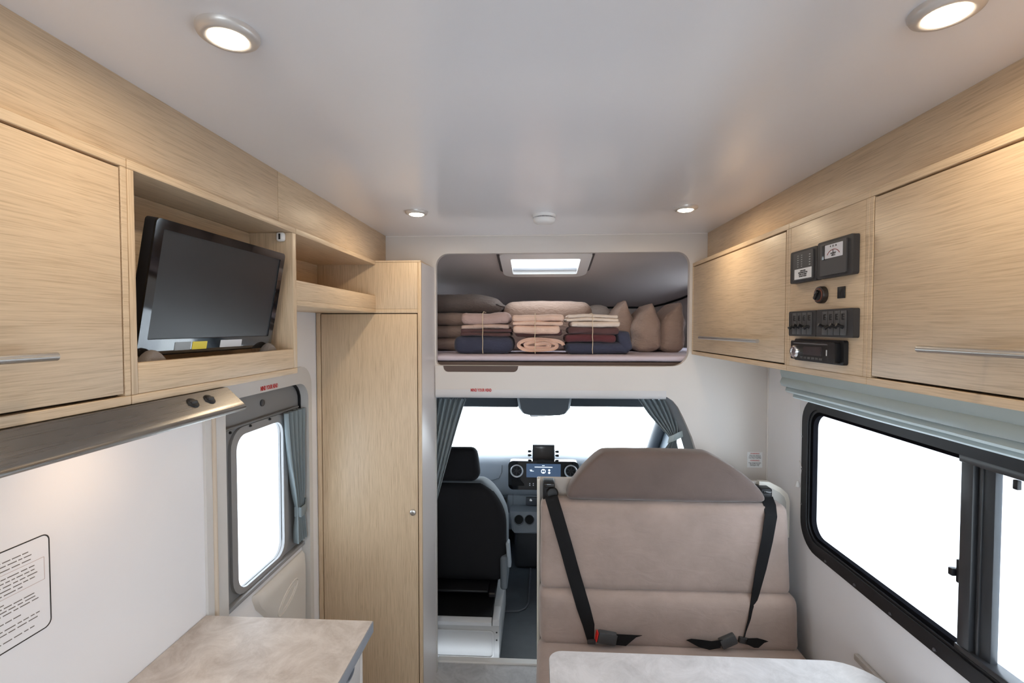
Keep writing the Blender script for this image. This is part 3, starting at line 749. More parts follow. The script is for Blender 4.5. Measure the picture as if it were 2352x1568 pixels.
# volt meter
t = thing('battery_meter', 'charcoal battery meter with a white needle dial', 'meter', (RF, 1.17, 1.80))
y0, y1, z0, z1 = 1.108, 1.244, 1.800, 1.890
plate('body', rr(y0, y1, z0, z1, .006), [], YZ(RF), -.014, 0, DGREY, t)
plate('face', rr(y0 + .020, y1 - .016, z0 + .006, z1 - .006, .002), [], YZ(RF - .014), -.003, 0, mat('face_grey', (.06, .058, .06), .45), t)
dl = plate('dial', rr(y0 + .032, y1 - .036, z0 + .046, z1 - .012, .001), [], YZ(RF - .017), -.0006, 0, mat('dial_white', (.72, .72, .76), .5), t)
mid = (y0 + y1) / 2 - .002
tube('scale_arc', [(RF - .0178, mid + .026 * math.cos(a), z0 + .046 + .019 * math.sin(a)) for a in [math.radians(25 + 13 * k) for k in range(11)]], .0008, mat('dial_red', (.25, .03, .03), .5), dl, 6)
text('scale_text', '8   12   16', .006, INK, (RF - .0178, mid, z1 - .017), (0, -1, 0), (0, 0, 1), dl)
text('scale_text', 'BATTERY\nVOLTS', .005, INK, (RF - .0178, mid, z0 + .0535), (0, -1, 0), (0, 0, 1), dl)
boxes('needle', [((RF - .0190, mid - .001, z0 + .050), (RF - .0185, mid + .0006, z0 + .064))], INK, dl, 0)
boxes('lens_frame', [((RF - .019, y1 - .036, z0 + .044), (RF - .017, y1 - .026, z1 - .010))], BLACKG, t, .0008)
# rotary knob
kc_ = on_x(1891, 677, RF)
t = thing('rotary_switch', 'round black rotary switch with a red ring on the control cabinet', 'knob', kc_)
lathe('base', [(.0215, 0), (.0215, .009), (.0205, .012), (.0165, .0125)], kc_, (-1, 0, 0), mat('knob_brown', (.03, .022, .018), .35), t, 32)
lathe('ring', [(.0170, .0125), (.0165, .0138), (.0145, .0138)], kc_, (-1, 0, 0), mat('ring_red', (.16, .04, .02), .5), t, 32)
lathe('dial', [(.0145, .012), (.0140, .0145), (.012, .0155), (0, .0155)], kc_, (-1, 0, 0), BLACKP, t, 28)
bm = bmesh.new(); bbox(bm, (-.004, -.0042, -.0125), (.004, .0042, .0125), .002)
bmesh.ops.transform(bm, matrix=Matrix.Translation((RF - .017, kc_.y, kc_.z)) @ Matrix.Rotation(math.radians(35), 4, 'X'), verts=bm.verts)
finish('grip', bm, BLACKG, t)
# small black sensor
y0, y1, z0, z1 = dev(1926, 659, 1942, 684)
tag(box('sensor_window', (RF - .003, y0, z0), (RF, y1, z1), BLACKP, None, .001), 'small square black sensor beside the rotary switch', 'sensor')
# two switch panels with four toggles each
for i, (y0, y1, lab) in enumerate(((1.246, 1.376, 'charcoal switch panel with four toggles, farther from camera'), (1.103, 1.244, 'charcoal switch panel with four toggles, nearer to camera'))):
    z0, z1 = 1.657, 1.724
    t = thing('switch_panel', lab, 'switch panel', (RF, (y0 + y1) / 2, z0), 'switch panels on the control cabinet')
    plate('body', rr(y0, y1, z0, z1, .005), [], YZ(RF), -.014, 0, DGREY, t)
    yc0 = y0 + (.016 if i == 0 else .022)
    for k in range(4):
        ya = yc0 + k * .0235
        b_ = box('switch_face', (RF - .0162, ya, z0 + .005), (RF - .0139, ya + .0215, z1 - .005), mat('face_grey', (.06, .058, .06), .45), t, .0008)
        zz = z0 + .024
        tube('toggle', [(RF - .016, ya + .0105, zz), (RF - .022, ya + .011, zz + .002), (RF - .030, ya + .012, zz + (.006 if (k + i) % 3 else -.004))], [.0045, .0038, .0048], BLACKP, b_, 10)
        boxes('icon', [((RF - .0167, ya + .006, z1 - .026), (RF - .0161, ya + .015, z1 - .023)), ((RF - .0167, ya + .012, z1 - .026), (RF - .0161, ya + .015, z1 - .012)), ((RF - .0167, ya + .006, z1 - .020), (RF - .0161, ya + .015, z1 - .0175)), ((RF - .0167, ya + .006, z1 - .0145), (RF - .0161, ya + .015, z1 - .012))], BLACKP, b_, 0)
# car stereo
t = thing('car_stereo', 'black car stereo with a round silver volume knob in the oak panel', 'stereo', (RF, 1.24, 1.597))
y0, y1, z0, z1 = 1.140, 1.352, 1.592, 1.650
plate('surround', rr(y0, y1, z0, z1, .006), [], YZ(RF), -.010, 0, BLACKP, t)
f_ = plate('faceplate', rr(y0 + .014, y1 - .004, z0 + .004, z1 - .005, .004), [], YZ(RF - .010), -.012, 0, mat('stereo_black', (.008, .008, .009), .28, spec=.35), t)
kc_ = (RF - .022, y1 - .030, z0 + .024)
k_ = lathe('volume_knob', [(.0165, 0), (.0165, .006), (.014, .009), (.010, .009), (.009, .007), (0, .007)], kc_, (-1, 0, 0), CHROME, f_, 28)
plate('display', rr(y0 + .066, y1 - .066, z0 + .018, z1 - .018, .001), [], YZ(RF - .022), -.0006, 0, mat('display_grey', (.035, .03, .035), .2), f_)
boxes('disc_slot', [((RF - .0226, y0 + .042, z1 - .0125), (RF - .0219, y1 - .018, z1 - .0095))], mat('slot_shine', (.12, .12, .13), .2), f_, 0)
boxes('button', [((RF - .0232, y0 + .062 + k * .017, z0 + .0075), (RF - .0218, y0 + .075 + k * .017, z0 + .0125)) for k in range(6)], mat('button_dark', (.05, .05, .052), .4), f_, .0005)
boxes('logo_bar', [((RF - .0228, y0 + .044, z0 + .020), (RF - .0218, y0 + .047, z0 + .034))], mat('logo_white', (.6, .6, .6), .4), f_, 0)

# ================================================================== SIDE WINDOW, BLIND, PULL CORD
win = tag(bpy.data.objects.new('window_1', None), kind='structure'); C.objects.link(win); win.location = (XR, 1.15, WZ0)
FO = (0.37, 1.958, 0.815, 1.412)                       # outer edge of the black frame
plate('frame', rr(*FO, .105, 8), [rr(WY0 + .012, WY1 - .012, WZ0 + .012, WZ1 - .012, .068, 8)], YZ(XR), -.010, .016, BLACKP, win)
plate('inner_ridge', rr(FO[0] + .016, FO[1] - .016, FO[2] + .014, FO[3] - .014, .092, 8), [rr(WY0 + .004, WY1 - .004, WZ0 + .004, WZ1 - .004, .07, 8)], YZ(XR), -.0145, -.009, BLACKP, win)
plate('glazing_bead', rr(WY0 + .010, WY1 - .010, WZ0 + .010, WZ1 - .010, .07, 8), [rr(WY0 + .026, WY1 - .026, WZ0 + .024, WZ1 - .024, .058, 8)], YZ(XR), -.004, .014, mat('bead_black', (.008, .008, .010), .9, spec=0.0), win)
MU = mat('window_bar_grey', (.035, .037, .042), .35)
box('mullion', (XR - .006, 1.212, WZ0 + .006), (XR + .040, 1.246, WZ1 - .004), MU, win, .003)
box('sash_stile', (XR + .006, 1.168, WZ0 + .012), (XR + .024, 1.2115, WZ1 - .012), mat('sash_grey', (.04, .044, .05), .4, spec=.3), win, .003)
box('sash_bead', (XR + .002, 1.196, WZ0 + .012), (XR + .010, 1.204, WZ1 - .012), MU, win, .002)
box('track', (XR - .009, .43, WZ1 - .030), (XR + .03, 1.25, WZ1 - .008), MU, win, .003)
box('track', (XR - .009, .43, WZ0 + .006), (XR + .03, 1.25, WZ0 + .026), MU, win, .003)
box('pane', (XR + .012, 1.23, WZ0 + .005), (XR + .016, WY1 - .005, WZ1 - .005), GLASS, win, 0)
box('pane', (XR + .026, WY0 + .005, WZ0 + .005), (XR + .030, 1.19, WZ1 - .005), GLASS, win, 0)
lt = box('latch', (XR - .004, 1.2465, 1.035), (XR + .016, 1.256, 1.095), BLACKP, win, .003)
box('latch_tab', (XR - .012, 1.2565, 1.048), (XR + .006, 1.270, 1.068), BLACKP, lt, .003)
box('catch_stud', (XR + .004, 1.115, WZ1 - .058), (XR + .014, 1.127, WZ1 - .036), BLACKP, win, .002)
for y, z in ((1.75, 1.396), (1.60, 1.396), (1.45, 1.396), (1.30, 1.396), (1.943, 1.25), (1.943, 1.12), (1.943, .98), (1.78, .829), (1.62, .829), (1.46, .829), (1.30, .829), (1.14, .829)):
    lathe('screw', [(0, .006), (.004, .005), (.005, 0)], (XR - .012, y, z), (-1, 0, 0), mat('screw_dark', (.09, .09, .10), .35), win, 10)

# roman blind bunched up under the cabinets
bl = thing('roman_blind', 'pale grey green roman blind bunched above the right window', 'blind', (1.0, 1.15, 1.405))
def blind_layer(prof, y0, y1, wob, seed):
    rings = []
    for i in range(25):
        y = y0 + (y1 - y0) * i / 24
        rings.append([(x + wob * fbm((x * 3, y * 2.2, z * 9), 1.0, seed), y, z + wob * .7 * fbm((y * 2, x, z * 7), 1.0, seed + 3)) for x, z in prof])
    return rings
for k, (prof, y1) in enumerate((
    ([(1.060, 1.552), (.985, 1.552), (.978, 1.54), (.976, 1.50), (.982, 1.480), (.990, 1.474), (1.0, 1.478), (1.004, 1.50), (1.060, 1.50)], 1.975),
    ([(1.060, 1.499), (1.0, 1.499), (.978, 1.478), (.972, 1.462), (.978, 1.448), (.990, 1.444), (1.004, 1.452), (1.060, 1.47)], 1.968),
    ([(1.060, 1.469), (1.006, 1.455), (.990, 1.443), (.985, 1.430), (.992, 1.422), (1.006, 1.424), (1.060, 1.44)], 1.955),
    ([(1.058, 1.440), (1.020, 1.430), (1.008, 1.421), (1.005, 1.408), (1.012, 1.402), (1.030, 1.404), (1.058, 1.412)], 1.935))):
    loft('fold', blind_layer(prof, .30, y1, .0035, k + 1), BLINDF, bl, smooth=50)
pc = thing('blind_pull_cord', 'thin blind cord with a white acorn pull beside the window', 'pull cord', on_x(1832, 1115, XR - .012))
pa, pb, pcq = on_x(1838, 915, XR - .006), on_x(1838, 1060, XR - .006), on_x(1835, 1100, XR - .01)
tube('cord', [pa, (pa + pb) / 2, pb, pcq], .0012, WHITEP, pc, 6)
lathe('cleat', [(0, .006), (.005, .005), (.006, 0)], on_x(1841, 1072, XR), (-1, 0, 0), WHITEP, pc, 10)
tube('cleat_arm', [on_x(1836, 1058, XR - .008), on_x(1842, 1073, XR - .008), on_x(1841, 1088, XR - .008)], [.0022, .004, .0025], WHITEP, pc, 8)
lathe('acorn', [(0, .024), (.004, .024), (.005, .018), (.010, .002), (.0095, 0), (0, 0)], on_x(1832, 1117, XR - .012), (0, 0, 1), WHITEP, pc, 16)
ws = thing('warning_sticker', 'small white seat belt warning sticker on the partition wall', 'sticker', on_y(1734, 1073, YP))
s0, s1 = on_y(1716, 1073, YP), on_y(1751, 1038, YP)
box('paper', (s0.x, YP - .0008, s0.z), (s1.x, YP, s1.z), mat('white_paper', (.78, .78, .78), .6), ws, 0)
mx = (s0.x + s1.x) / 2; hz = s1.z - s0.z
for body, f, m_ in (('WARNING', .90, RED), ('When the vehicle is\nmoving all passengers\nmust wear a seat belt', .70, INK), ('WARNING', .45, RED), ('Only designated seats\nallowed for these\npassengers only', .22, INK)):
    text('print', body, .0085 if m_ is RED else .0064, m_, (mx, YP - .0011, s0.z + hz * f), (1, 0, 0), (0, 0, 1), ws, bold=.0001, spacing=.95, depth=.0001)

# ================================================================== DINETTE BENCH
bn = thing('dinette_bench', 'tan suede dinette bench with a brown headrest facing the table', 'bench', (.53, 1.8, 0))
BX0_, BX1_ = .014, 1.012
def lean(p, u): return Vector((p.x, p.y + (p.z - .42) * .10, p.z))
pad('upper_back_cushion', (BX0_, 1.885, .622), (BX1_ - .008, 1.985, .968), .030, BENCHF, bn, (26, 6, 16), (0, .008, .004), .0022, 5, 2, lean)
pad('lower_back_cushion', (BX0_ - .003, 1.865, .414), (BX1_ + .008, 1.990, .628), .036, BENCHF, bn, (26, 6, 14), (0, .010, .004), .0022, 5, 3, lean)
def hshape(p, u):
    f = (p.z - .975) / .195
    xl = .118 + .150 * max(0, f) ** 1.6; xr = .925 - .225 * max(0, f) ** 1.65
    q = (p.x - .118) / (.925 - .118)
    return Vector((xl + (xr - xl) * q, p.y + (p.z - .42) * .10, p.z))
pad('headrest', (.118, 1.890, .975), (.925, 1.985, 1.170), .026, HEADF, bn, (26, 6, 16), (0, .006, .004), .0015, 5, 4, hshape)
pad('seat_cushion', (.002, 1.30, .29), (1.035, 1.945, .430), .040, BENCHF, bn, (26, 18, 8), (.004, .004, .006), .003, 6, 5)
box('seat_base', (.012, 1.34, 0.0), (1.02, 2.02, .288), CREAM, bn, .004)
pn = plate('back_panel', [(.004, 0), (1.040, 0), (1.040, .86), (1.032, .975), (.972, 1.028), (.004, 1.030)], [], XZ(2.062), 0, .016, CREAM, bn)
box('panel_edge', (.000, 2.030, 0.0), (.0135, 2.0615, 1.035), mat('ivory_edge', (.72, .68, .61), .35), bn, .003)
plate('end_trim', [(.93, .80), (1.055, .80), (1.055, .955), (1.046, .985), (1.022, 1.008), (.972, 1.034), (.93, 1.036)], [], XZ(2.040), 0, .0215, mat('ivory_edge', (.72, .68, .61), .35), bn)
plate('end_trim_shade', [(.935, .80), (1.040, .80), (1.040, .950), (1.032, .972), (1.012, .992), (.966, 1.016), (.935, 1.018)], [], XZ(2.0395), -.001, 0, mat('trim_shade', (.50, .48, .45), .5), bn)  # flat greyer plate paints the shade behind the retractor

# seat belts
def on_bench(px, py): 
    z = on_y(px, py, 1.90).z
    y = 1.878 + (z - .42) * .10 - (.014 if z < .62 else 0)
    return on_y(px, py, y - .006)
sb = thing('seat_belt', 'black seat belt with red buckle button at the aisle end of the bench', 'seat belt', (.10, 1.9, .42), 'seat belts on the bench')
a0 = on_y(1263, 1118, 2.02)
box('retractor', (a0.x - .030, 1.985, a0.z - .045), (a0.x + .020, 2.060, a0.z + .028), BLACKP, sb, .006, 3)
box('cover_plate', (a0.x - .024, 1.978, a0.z + .010), (a0.x + .016, 1.986, a0.z + .027), BLACKG, sb, .003)
lathe('guide', [(0, .014), (.020, .012), (.026, .004), (.026, 0)], on_y(1268, 1132, 1.985), (.1, -1, .2), BLACKP, sb, 20)
pp = [on_y(1266, 1140, 1.955), on_bench(1278, 1180), on_bench(1300, 1255), on_bench(1318, 1320), on_bench(1340, 1395), on_bench(1352, 1435), on_bench(1357, 1470)]
ribbon('strap', pp, [(.026, 0, .006)] * 5 + [(.023, 0, .004), (.013, .004, .004)], [(0, -1, .1)] * 7, .0022, BELT, sb)
tg = pp[-1]
box('tongue', (tg.x - .014, tg.y - .008, tg.z - .012), (tg.x + .018, tg.y + .002, tg.z + .006), DGREY, sb, .003)
def tilted_box(name, c, half, rz, ry, m, parent, bev=.004):
    bm = bmesh.new(); bbox(bm, [-h for h in half], half, bev, 2)
    bmesh.ops.transform(bm, matrix=Matrix.Translation(c) @ Matrix.Rotation(rz, 4, 'Z') @ Matrix.Rotation(ry, 4, 'Y'), verts=bm.verts)
    return finish(name, bm, m, parent)
bc = on_y(1394, 1464, 1.85)
bk = tilted_box('buckle', bc, (.038, .013, .023), .1, .20, mat('buckle_grey', (.05, .052, .055), .5), sb, .006)
tilted_box('release_button', bc + Vector((-.040, -.003, .008)), (.0025, .0125, .018), .1, .20, mat('buckle_red', (.65, .02, .015), .4), bk, .002)
e0, e1, e2 = on_y(1414, 1468, 1.846), on_y(1440, 1470, 1.846), on_y(1468, 1461, 1.852)
ribbon('webbing', [e0, e1, e2], [(.004, 0, .021), (.004, 0, .022), (.012, 0, .004)], [(0, -1, .3)] * 3, .004, BELT, sb)

sb = thing('seat_belt', 'black twisted seat belt at the window end of the bench', 'seat belt', (.92, 1.9, .42), 'seat belts on the bench')
a0 = on_y(1756, 1128, 2.03)
box('retractor', (a0.x - .030, 1.995, a0.z - .060), (a0.x + .016, 2.060, a0.z + .022), BLACKP, sb, .006, 3)
box('slot_plate', (a0.x - .022, 1.990, a0.z + .004), (a0.x + .012, 1.996, a0.z + .014), BLACKG, sb, .002)
pp = [on_y(1762, 1142, 1.985), on_y(1768, 1160, 1.955), on_bench(1771, 1185), on_bench(1762, 1240), on_bench(1748, 1305), on_bench(1735, 1365), on_bench(1722, 1420), on_bench(1712, 1452), on_bench(1709, 1464)]
ribbon('strap', pp, [(.022, 0, .004), (.024, 0, .002), (.0235, 0, -.003), (.022, 0, -.004), (.020, 0, -.004), (.0155, .003, -.003), (.008, .005, -.002), (.005, .004, 0), (.005, .004, 0)], [(0, -1, .2)] * 9, .0022, BELT, sb)
g0 = on_y(1708, 1470, 1.86)
tilted_box('tongue', g0, (.020, .008, .011), .1, .25, DGREY, sb, .004)
bc = on_y(1672, 1471, 1.855)
tilted_box('buckle', bc, (.032, .013, .019), .05, -.42, mat('buckle_grey', (.05, .052, .055)), sb, .006)
e = [on_y(1582, 1468, 1.852), on_y(1608, 1477, 1.848), on_y(1632, 1482, 1.846), on_y(1657, 1478, 1.846)]
ribbon('webbing', e, [(.010, 0, .003), (.006, 0, .014), (.004, 0, .017), (.004, 0, .016)], [(0, -1, .4)] * 4, .004, BELT, sb)
e = [on_y(1716, 1472, 1.848), on_y(1736, 1476, 1.846), on_y(1748, 1478, 1.848), on_y(1760, 1474, 1.852)]
ribbon('webbing', e, [(.003, 0, .011), (.006, 0, .019), (.010, 0, .016), (.008, 0, .003)], [(0, -1, .4)] * 4, .004, BELT, sb)

# ================================================================== TABLE
TZ = 0.655
c1 = on_z(1285, 1497, TZ); c2 = on_z(1262, 1525, TZ); c3 = on_z(1900, 1513, TZ); c4 = on_z(2000, 1545, TZ)
tx0, ty1 = c2.x, (c1.y + c3.y) / 2 
tx1 = 1.012
tb_ = thing('dinette_table', 'grey stone look dinette table with rounded corners in the foreground', 'table', (.55, 1.0, 0))
plate('table_top', rr(tx0, tx1, .45, ty1, [.05, .05, .125, .042], 8), [], XY(TZ), 0, -.0265, TABLETOP, tb_)
plate('edge_band', rr(tx0 - .001, tx1 + .001, .449, ty1 + .001, [.051, .051, .126, .043], 8), [rr(tx0 + .001, tx1 - .001, .451, ty1 - .001, [.049, .049, .124, .041], 8)], XY(TZ - .001), 0, -.0255, mat('table_edge', (.30, .30, .31), .4), tb_)
tube('leg', [(.30, 1.0, 0), (.30, 1.0, TZ - .03)], .03, STEEL, tb_, 20)
ta = on_x(1966, 1499, XR - .008)
tag(boxes('table_rail', [((XR - .016, .5, ta.z - .022), (XR - .001, ta.y, ta.z))], mat('rail_beige', (.52, .49, .46), .4), None, .004, 2), 'pale beige table support rail screwed along the right wall', 'rail')

# ================================================================== BEDDING ON THE BUNK
MZ = 1.549                                              # mattress top
mt = thing('bunk_mattress', 'thin mattress with a lilac sheet lining the overcab bunk', 'mattress', (.1, 3.0, 1.475))
def mcurve(p, u): return Vector((p.x, p.y, p.z - .012 * max(0, (p.x - .45) / .5) * (1 if u[2] < 0 else 0)))
pad('mattress', (-.93, 2.298, 1.515), (1.03, 3.69, MZ), .016, SHEET, mt, (30, 16, 6), (0, .004, 0), .0025, 5, 8, lambda p, u: Vector((min(p.x, 1.03 - max(0, p.y - 3.2) * .46), p.y, p.z)))
box('base_board', (-.94, 2.292, 1.4755), (.85, 3.60, 1.5145), BROWN, mt, .001)
def folded(name, label, cat, px0, px1, py0, py1, Y, depth, material, layers=1, seed=1, group=None, amp=.0034, z0=None, twist=0, rnd=.42):
    """folded textile lying on the bunk: one soft slab for each visible fold"""
    a, b = on_y(px0, py1, Y), on_y(px1, py0, Y)
    zlo, zhi = a.z if z0 is None else z0, b.z
    t = thing(name, label, cat, ((a.x + b.x) / 2, Y + depth / 2, zlo), group)
    h = (zhi - zlo) / layers
    for k in range(layers):
        rr_ = random.Random(seed * 17 + k)
        dx0, dx1, dy = rr_.uniform(-.004, .004), rr_.uniform(-.006, .006), rr_.uniform(0, .006)
        sag = rr_.uniform(-1, 1) * min(.0045, h * .2)
        def df(p, u, sag=sag): return Vector((p.x, p.y, p.z + sag * math.sin(p.x * 22 + seed)))
        pad('fold', (a.x + dx0, Y + dy, zlo + k * h + (.0002 if k else 0)), (b.x + dx1, Y + depth - dy, zlo + (k + 1) * h), h * rnd, material, t, (16, 10, 6), (.003, .003, h * .02), amp, 20, seed + k * 3, df)
    return t
def zq(py, Y): return on_y(1234, py, Y).z
Y0 = 2.345
# suede creases share the cloth builder's large-scale bump
for m_ in (BENCHF, HEADF): add_creases(m_, .16, 9)
NAVY = cloth('navy_plush', (.052, .056, .092), .95, .5, 500, .2)
BRN = cloth('brown_terry', (.115, .058, .058), .95, .6, 700, .2)
MAR = cloth('maroon_terry', (.125, .036, .042), .95, .7, 700, .2)
PINK = cloth('mauve_cotton', (.50, .36, .33))
BEIGE = cloth('beige_cotton', (.56, .41, .35))
PEACH = cloth('peach_cotton', (.80, .57, .46))
CREAMC = cloth('cream_cotton', (.76, .64, .55))
TAN = cloth('tan_cotton', (.37, .26, .21))
PIL = cloth('pillow_tan', (.44, .31, .25))
DUN = cloth('dun_cotton', (.20, .16, .145))
TWINE = mat('twine', (.72, .58, .40), .8)
# left bundle
folded('folded_blanket', 'folded navy plush blanket at the bottom of the left bundle', 'blanket', 1041, 1177, 772, 812, Y0, .26, NAVY, 1, 11, 'blankets on the bunk', z0=MZ + .001)
folded('folded_towel', 'folded dark brown towel in the left bundle, above the navy blanket', 'towel', 1058, 1174, 755, 771.6, Y0 + .008, .24, BRN, 2, 12, 'towels on the bunk')
folded('folded_sheet', 'thin folded beige sheet above the brown towel, left bundle', 'bed sheet', 1060, 1171, 745, 754.6, Y0 + .005, .24, BEIGE, 1, 13, 'folded sheets on the bunk')
folded('folded_sheet', 'thick folded mauve sheet on top of the left bundle', 'bed sheet', 1056, 1172, 718, 744.6, Y0, .24, PINK, 1, 14, 'folded sheets on the bunk', .004)
# middle bundle: rolled blanket in section, towel, three sheets
t = thing('rolled_blanket', 'peach blanket rolled into an oval spiral at the bottom of the middle bundle', 'blanket', (0, 2.45, MZ), 'blankets on the bunk')
a, b = on_y(1179, 813, Y0), on_y(1299, 773, Y0)
cxx, czz, hw, hh = (a.x + b.x) / 2, (MZ + .0015 + b.z) / 2, (b.x - a.x) / 2, (b.z - MZ - .0015) / 2
spir = []
for i in range(97):
    th_ = i / 96 * 2 * math.pi * 2.35; f = 1 - .80 * i / 96
    wob = .0022 * math.sin(th_ * 3.3 + 1)
    spir.append((cxx + (hw - .010) * max(.12, f ** .75) * math.copysign(abs(math.cos(th_)) ** .8, math.cos(th_)), czz + ((hh - .010) * f + wob) * math.sin(th_)))
th2 = .0082
rings = []
for yy in [Y0 + .004 - .0, Y0, Y0 + .005, Y0 + .10, Y0 + .24]:
    pass
bm = bmesh.new()
rows = []
for iy, (yy, sc_) in enumerate(((Y0 + .010, .35), (Y0 + .003, .75), (Y0, 1.0), (Y0 + .006, 1.05), (Y0 + .12, 1.05), (Y0 + .24, 1.0))):
    out, inn = [], []
    for i, (x, z) in enumerate(spir):
        p0 = Vector(spir[max(i - 1, 0)]); p1 = Vector(spir[min(i + 1, len(spir) - 1)]); d_ = (p1 - p0).normalized(); n_ = Vector((-d_.y, d_.x))
        jit = .0015 * noise.noise(Vector((x * 90, z * 90, yy * 8)))
        out.append((x + n_.x * th2 * sc_, yy + jit, z + n_.y * th2 * sc_)); inn.append((x - n_.x * th2 * sc_, yy + jit, z - n_.y * th2 * sc_))
    rows.append([bm.verts.new(p) for p in out + inn[::-1]])
n_ = len(rows[0])
for A, B in zip(rows, rows[1:]):
    for k in range(n_): bm.faces.new((A[k], A[(k + 1) % n_], B[(k + 1) % n_], B[k]))
for Rw in (rows[0], rows[-1]):
    hN = n_ // 2
    for k in range(hN - 1): bm.faces.new((Rw[k], Rw[k + 1], Rw[n_ - 2 - k], Rw[n_ - 1 - k]))
finish('roll', bm, PEACH, t, 60)
pad('roll_core', (cxx - hw * .6, Y0 + .03, czz - hh * .5), (cxx + hw * .6, Y0 + .235, czz + hh * .5), .012, PEACH, t, (8, 4, 6))
folded('folded_towel', 'folded dark brown towel set back in the middle bundle', 'towel', 1184, 1290, 756, 772, Y0 + .03, .20, BRN, 1, 22, 'towels on the bunk')
folded('folded_sheet', 'lowest of three folded peach sheets in the middle bundle', 'bed sheet', 1178, 1284, 747, 766, Y0, .24, PEACH, 1, 23, 'folded sheets on the bunk', .003)
folded('folded_sheet', 'thin middle one of three folded peach sheets in the middle bundle', 'bed sheet', 1176, 1294, 738, 746.6, Y0 - .004, .24, PEACH, 1, 24, 'folded sheets on the bunk')
folded('folded_sheet', 'topmost folded peach sheet on the middle bundle', 'bed sheet', 1177, 1298, 722, 737.6, Y0 - .002, .24, PEACH, 1, 25, 'folded sheets on the bunk', .003)
# right bundle
t = folded('folded_blanket', 'folded navy plush blanket at the bottom of the right bundle', 'blanket', 1299, 1446, 786, 812, Y0, .26, NAVY, 1, 31, 'blankets on the bunk', z0=MZ + .001)
a, b = on_y(1420, 800, Y0), on_y(1451, 760, Y0)
pad('folded_end', (a.x, Y0 + .004, MZ + .02), (b.x, Y0 + .22, b.z), .022, NAVY, t, (10, 10, 10), amp=.005, nscale=22, seed=33, deform=lambda p, u: Vector((p.x + (.012 if u[2] < 0 else -.004) * abs(u[2]), p.y, p.z)))
folded('folded_towel', 'maroon towel in the right bundle, just above the navy blanket', 'towel', 1298, 1417, 768, 785.6, Y0 + .002, .24, MAR, 1, 34, 'towels on the bunk', .0035)
folded('folded_towel', 'brown towel in the right bundle, below the cream sheets', 'towel', 1304, 1424, 751, 767.6, Y0 + .004, .24, BRN, 1, 35, 'towels on the bunk', .003)
folded('folded_sheet', 'lower of two folded cream sheets on the right bundle', 'bed sheet', 1311, 1427, 738, 750.6, Y0, .24, CREAMC, 1, 36, 'folded sheets on the bunk')
folded('folded_sheet', 'top one of two folded cream sheets on the right bundle', 'bed sheet', 1303, 1422, 722, 737.6, Y0, .24, CREAMC, 2, 37, 'folded sheets on the bunk')
for px, py0, lab in ((1109, 717, 'left'), (1229, 721, 'middle'), (1361, 721, 'right')):
    x = on_y(px, 760, Y0).x; zt_ = zq(py0, Y0) + .003
    pts_ = [(x, Y0 + .15, zt_), (x, Y0 + .03, zt_ + .001), (x, Y0 - .003, zt_ - .010)] + [(x + .0012 * math.sin(k * 2.2), Y0 - .0062 - .002 * math.sin(k * 1.3), zt_ - .010 - (zt_ - .014 - MZ) * k / 9) for k in range(1, 10)]
    tag(tube('twine', pts_, .0017, TWINE, None, 6), 'thin twine tied around the %s bundle of bedding' % lab, 'twine', 'twine around the bundles')
# duvets stacked at the left and behind
for i, (y0_, y1_, lab) in enumerate(((776, 806, 'bottom folded tan duvet in the stack behind the left bundle'), (746, 776, 'middle folded tan duvet in the stack behind the left bundle'), (716, 746, 'upper folded tan duvet in the stack behind the left bundle'))):
    zlo = MZ + .001 + i * .071
    t = thing('folded_duvet', lab, 'duvet', (-.5, 2.85, zlo), 'duvets on the bunk')
    pad('fold', (-.80, 2.66, zlo), (-.32, 3.05, zlo + .070), .033, TAN, t, (18, 12, 8), (.004, .006, 0), .006, 11, 41 + i)
t = thing('grey_duvet', 'dark dun duvet on top of the stack at the left of the bunk', 'duvet', (-.45, 2.9, MZ + .215), 'duvets on the bunk')
pad('duvet', (-.82, 2.68, MZ + .216), (-.195, 3.06, MZ + .320), .05, DUN, t, (22, 12, 10), (.01, .006, .004), .008, 8, 45, lambda p, u: Vector((p.x, p.y, p.z - .035 * max(0, (p.x + .40) / .2) ** 2 * (1 if u[2] > 0 else .2))))
t = thing('rolled_duvet', 'long rolled tan duvet lying behind the middle bundle', 'duvet', (.06, 2.85, MZ), 'duvets on the bunk')
pad('roll', (-.195, 2.70, MZ + .001), (.308, 3.02, zq(694, 2.75)), .055, PIL, t, (26, 12, 12), (.004, .004, .012), .005, 9, 51)
def pillow(label, px0, px1, py0, py1, Y, depth, material, seed, tip=0, lean_=0.0):
    a, b = on_y(px0, py1, Y), on_y(px1, py0, Y)
    zlo = MZ + .001
    hh_ = b.z - zlo; ww = b.x - a.x; cx_ = (a.x + b.x) / 2
    def df(p, u):
        v = (p.z - zlo) / hh_; q = (p.x - cx_) / (ww / 2)
        # pinch towards the top corner and the lower seam
        pin = 1 - .93 * max(0, (v - .58) / .42) ** 1.15 - .20 * max(0, (.12 - v) / .12)
        fold_ = .006 * math.sin(v * 19 + q * 3 + seed) * (.3 + .7 * abs(q))
        return Vector((cx_ + q * pin * ww / 2 + tip * max(0, (v - .55) / .45) ** 1.4 * ww / 2 + lean_ * v + fold_ * .5, p.y + fold_, p.z))
    t = tag(pad('pillow', (a.x, Y, zlo), (b.x, Y + depth, b.z), min(ww, hh_) * .24, material, None, (18, 14, 26), (.010, .02, 0), .007, 15, seed, df), label, 'pillow', 'pillows on the bunk')
    return t
pillow('tan pillow standing behind the right bundle, leftmost of the three', 1403, 1458, 690, 810, 2.66, .30, PIL, 61, .25)
pillow('tan pillow standing on edge, middle one of the three', 1457, 1520, 697, 812, 2.56, .34, PIL, 62, .25, .006)
pillow('tan pillow standing nearest the bunk side window', 1518, 1574, 694, 812, 2.58, .34, PIL, 63, .60, .006)
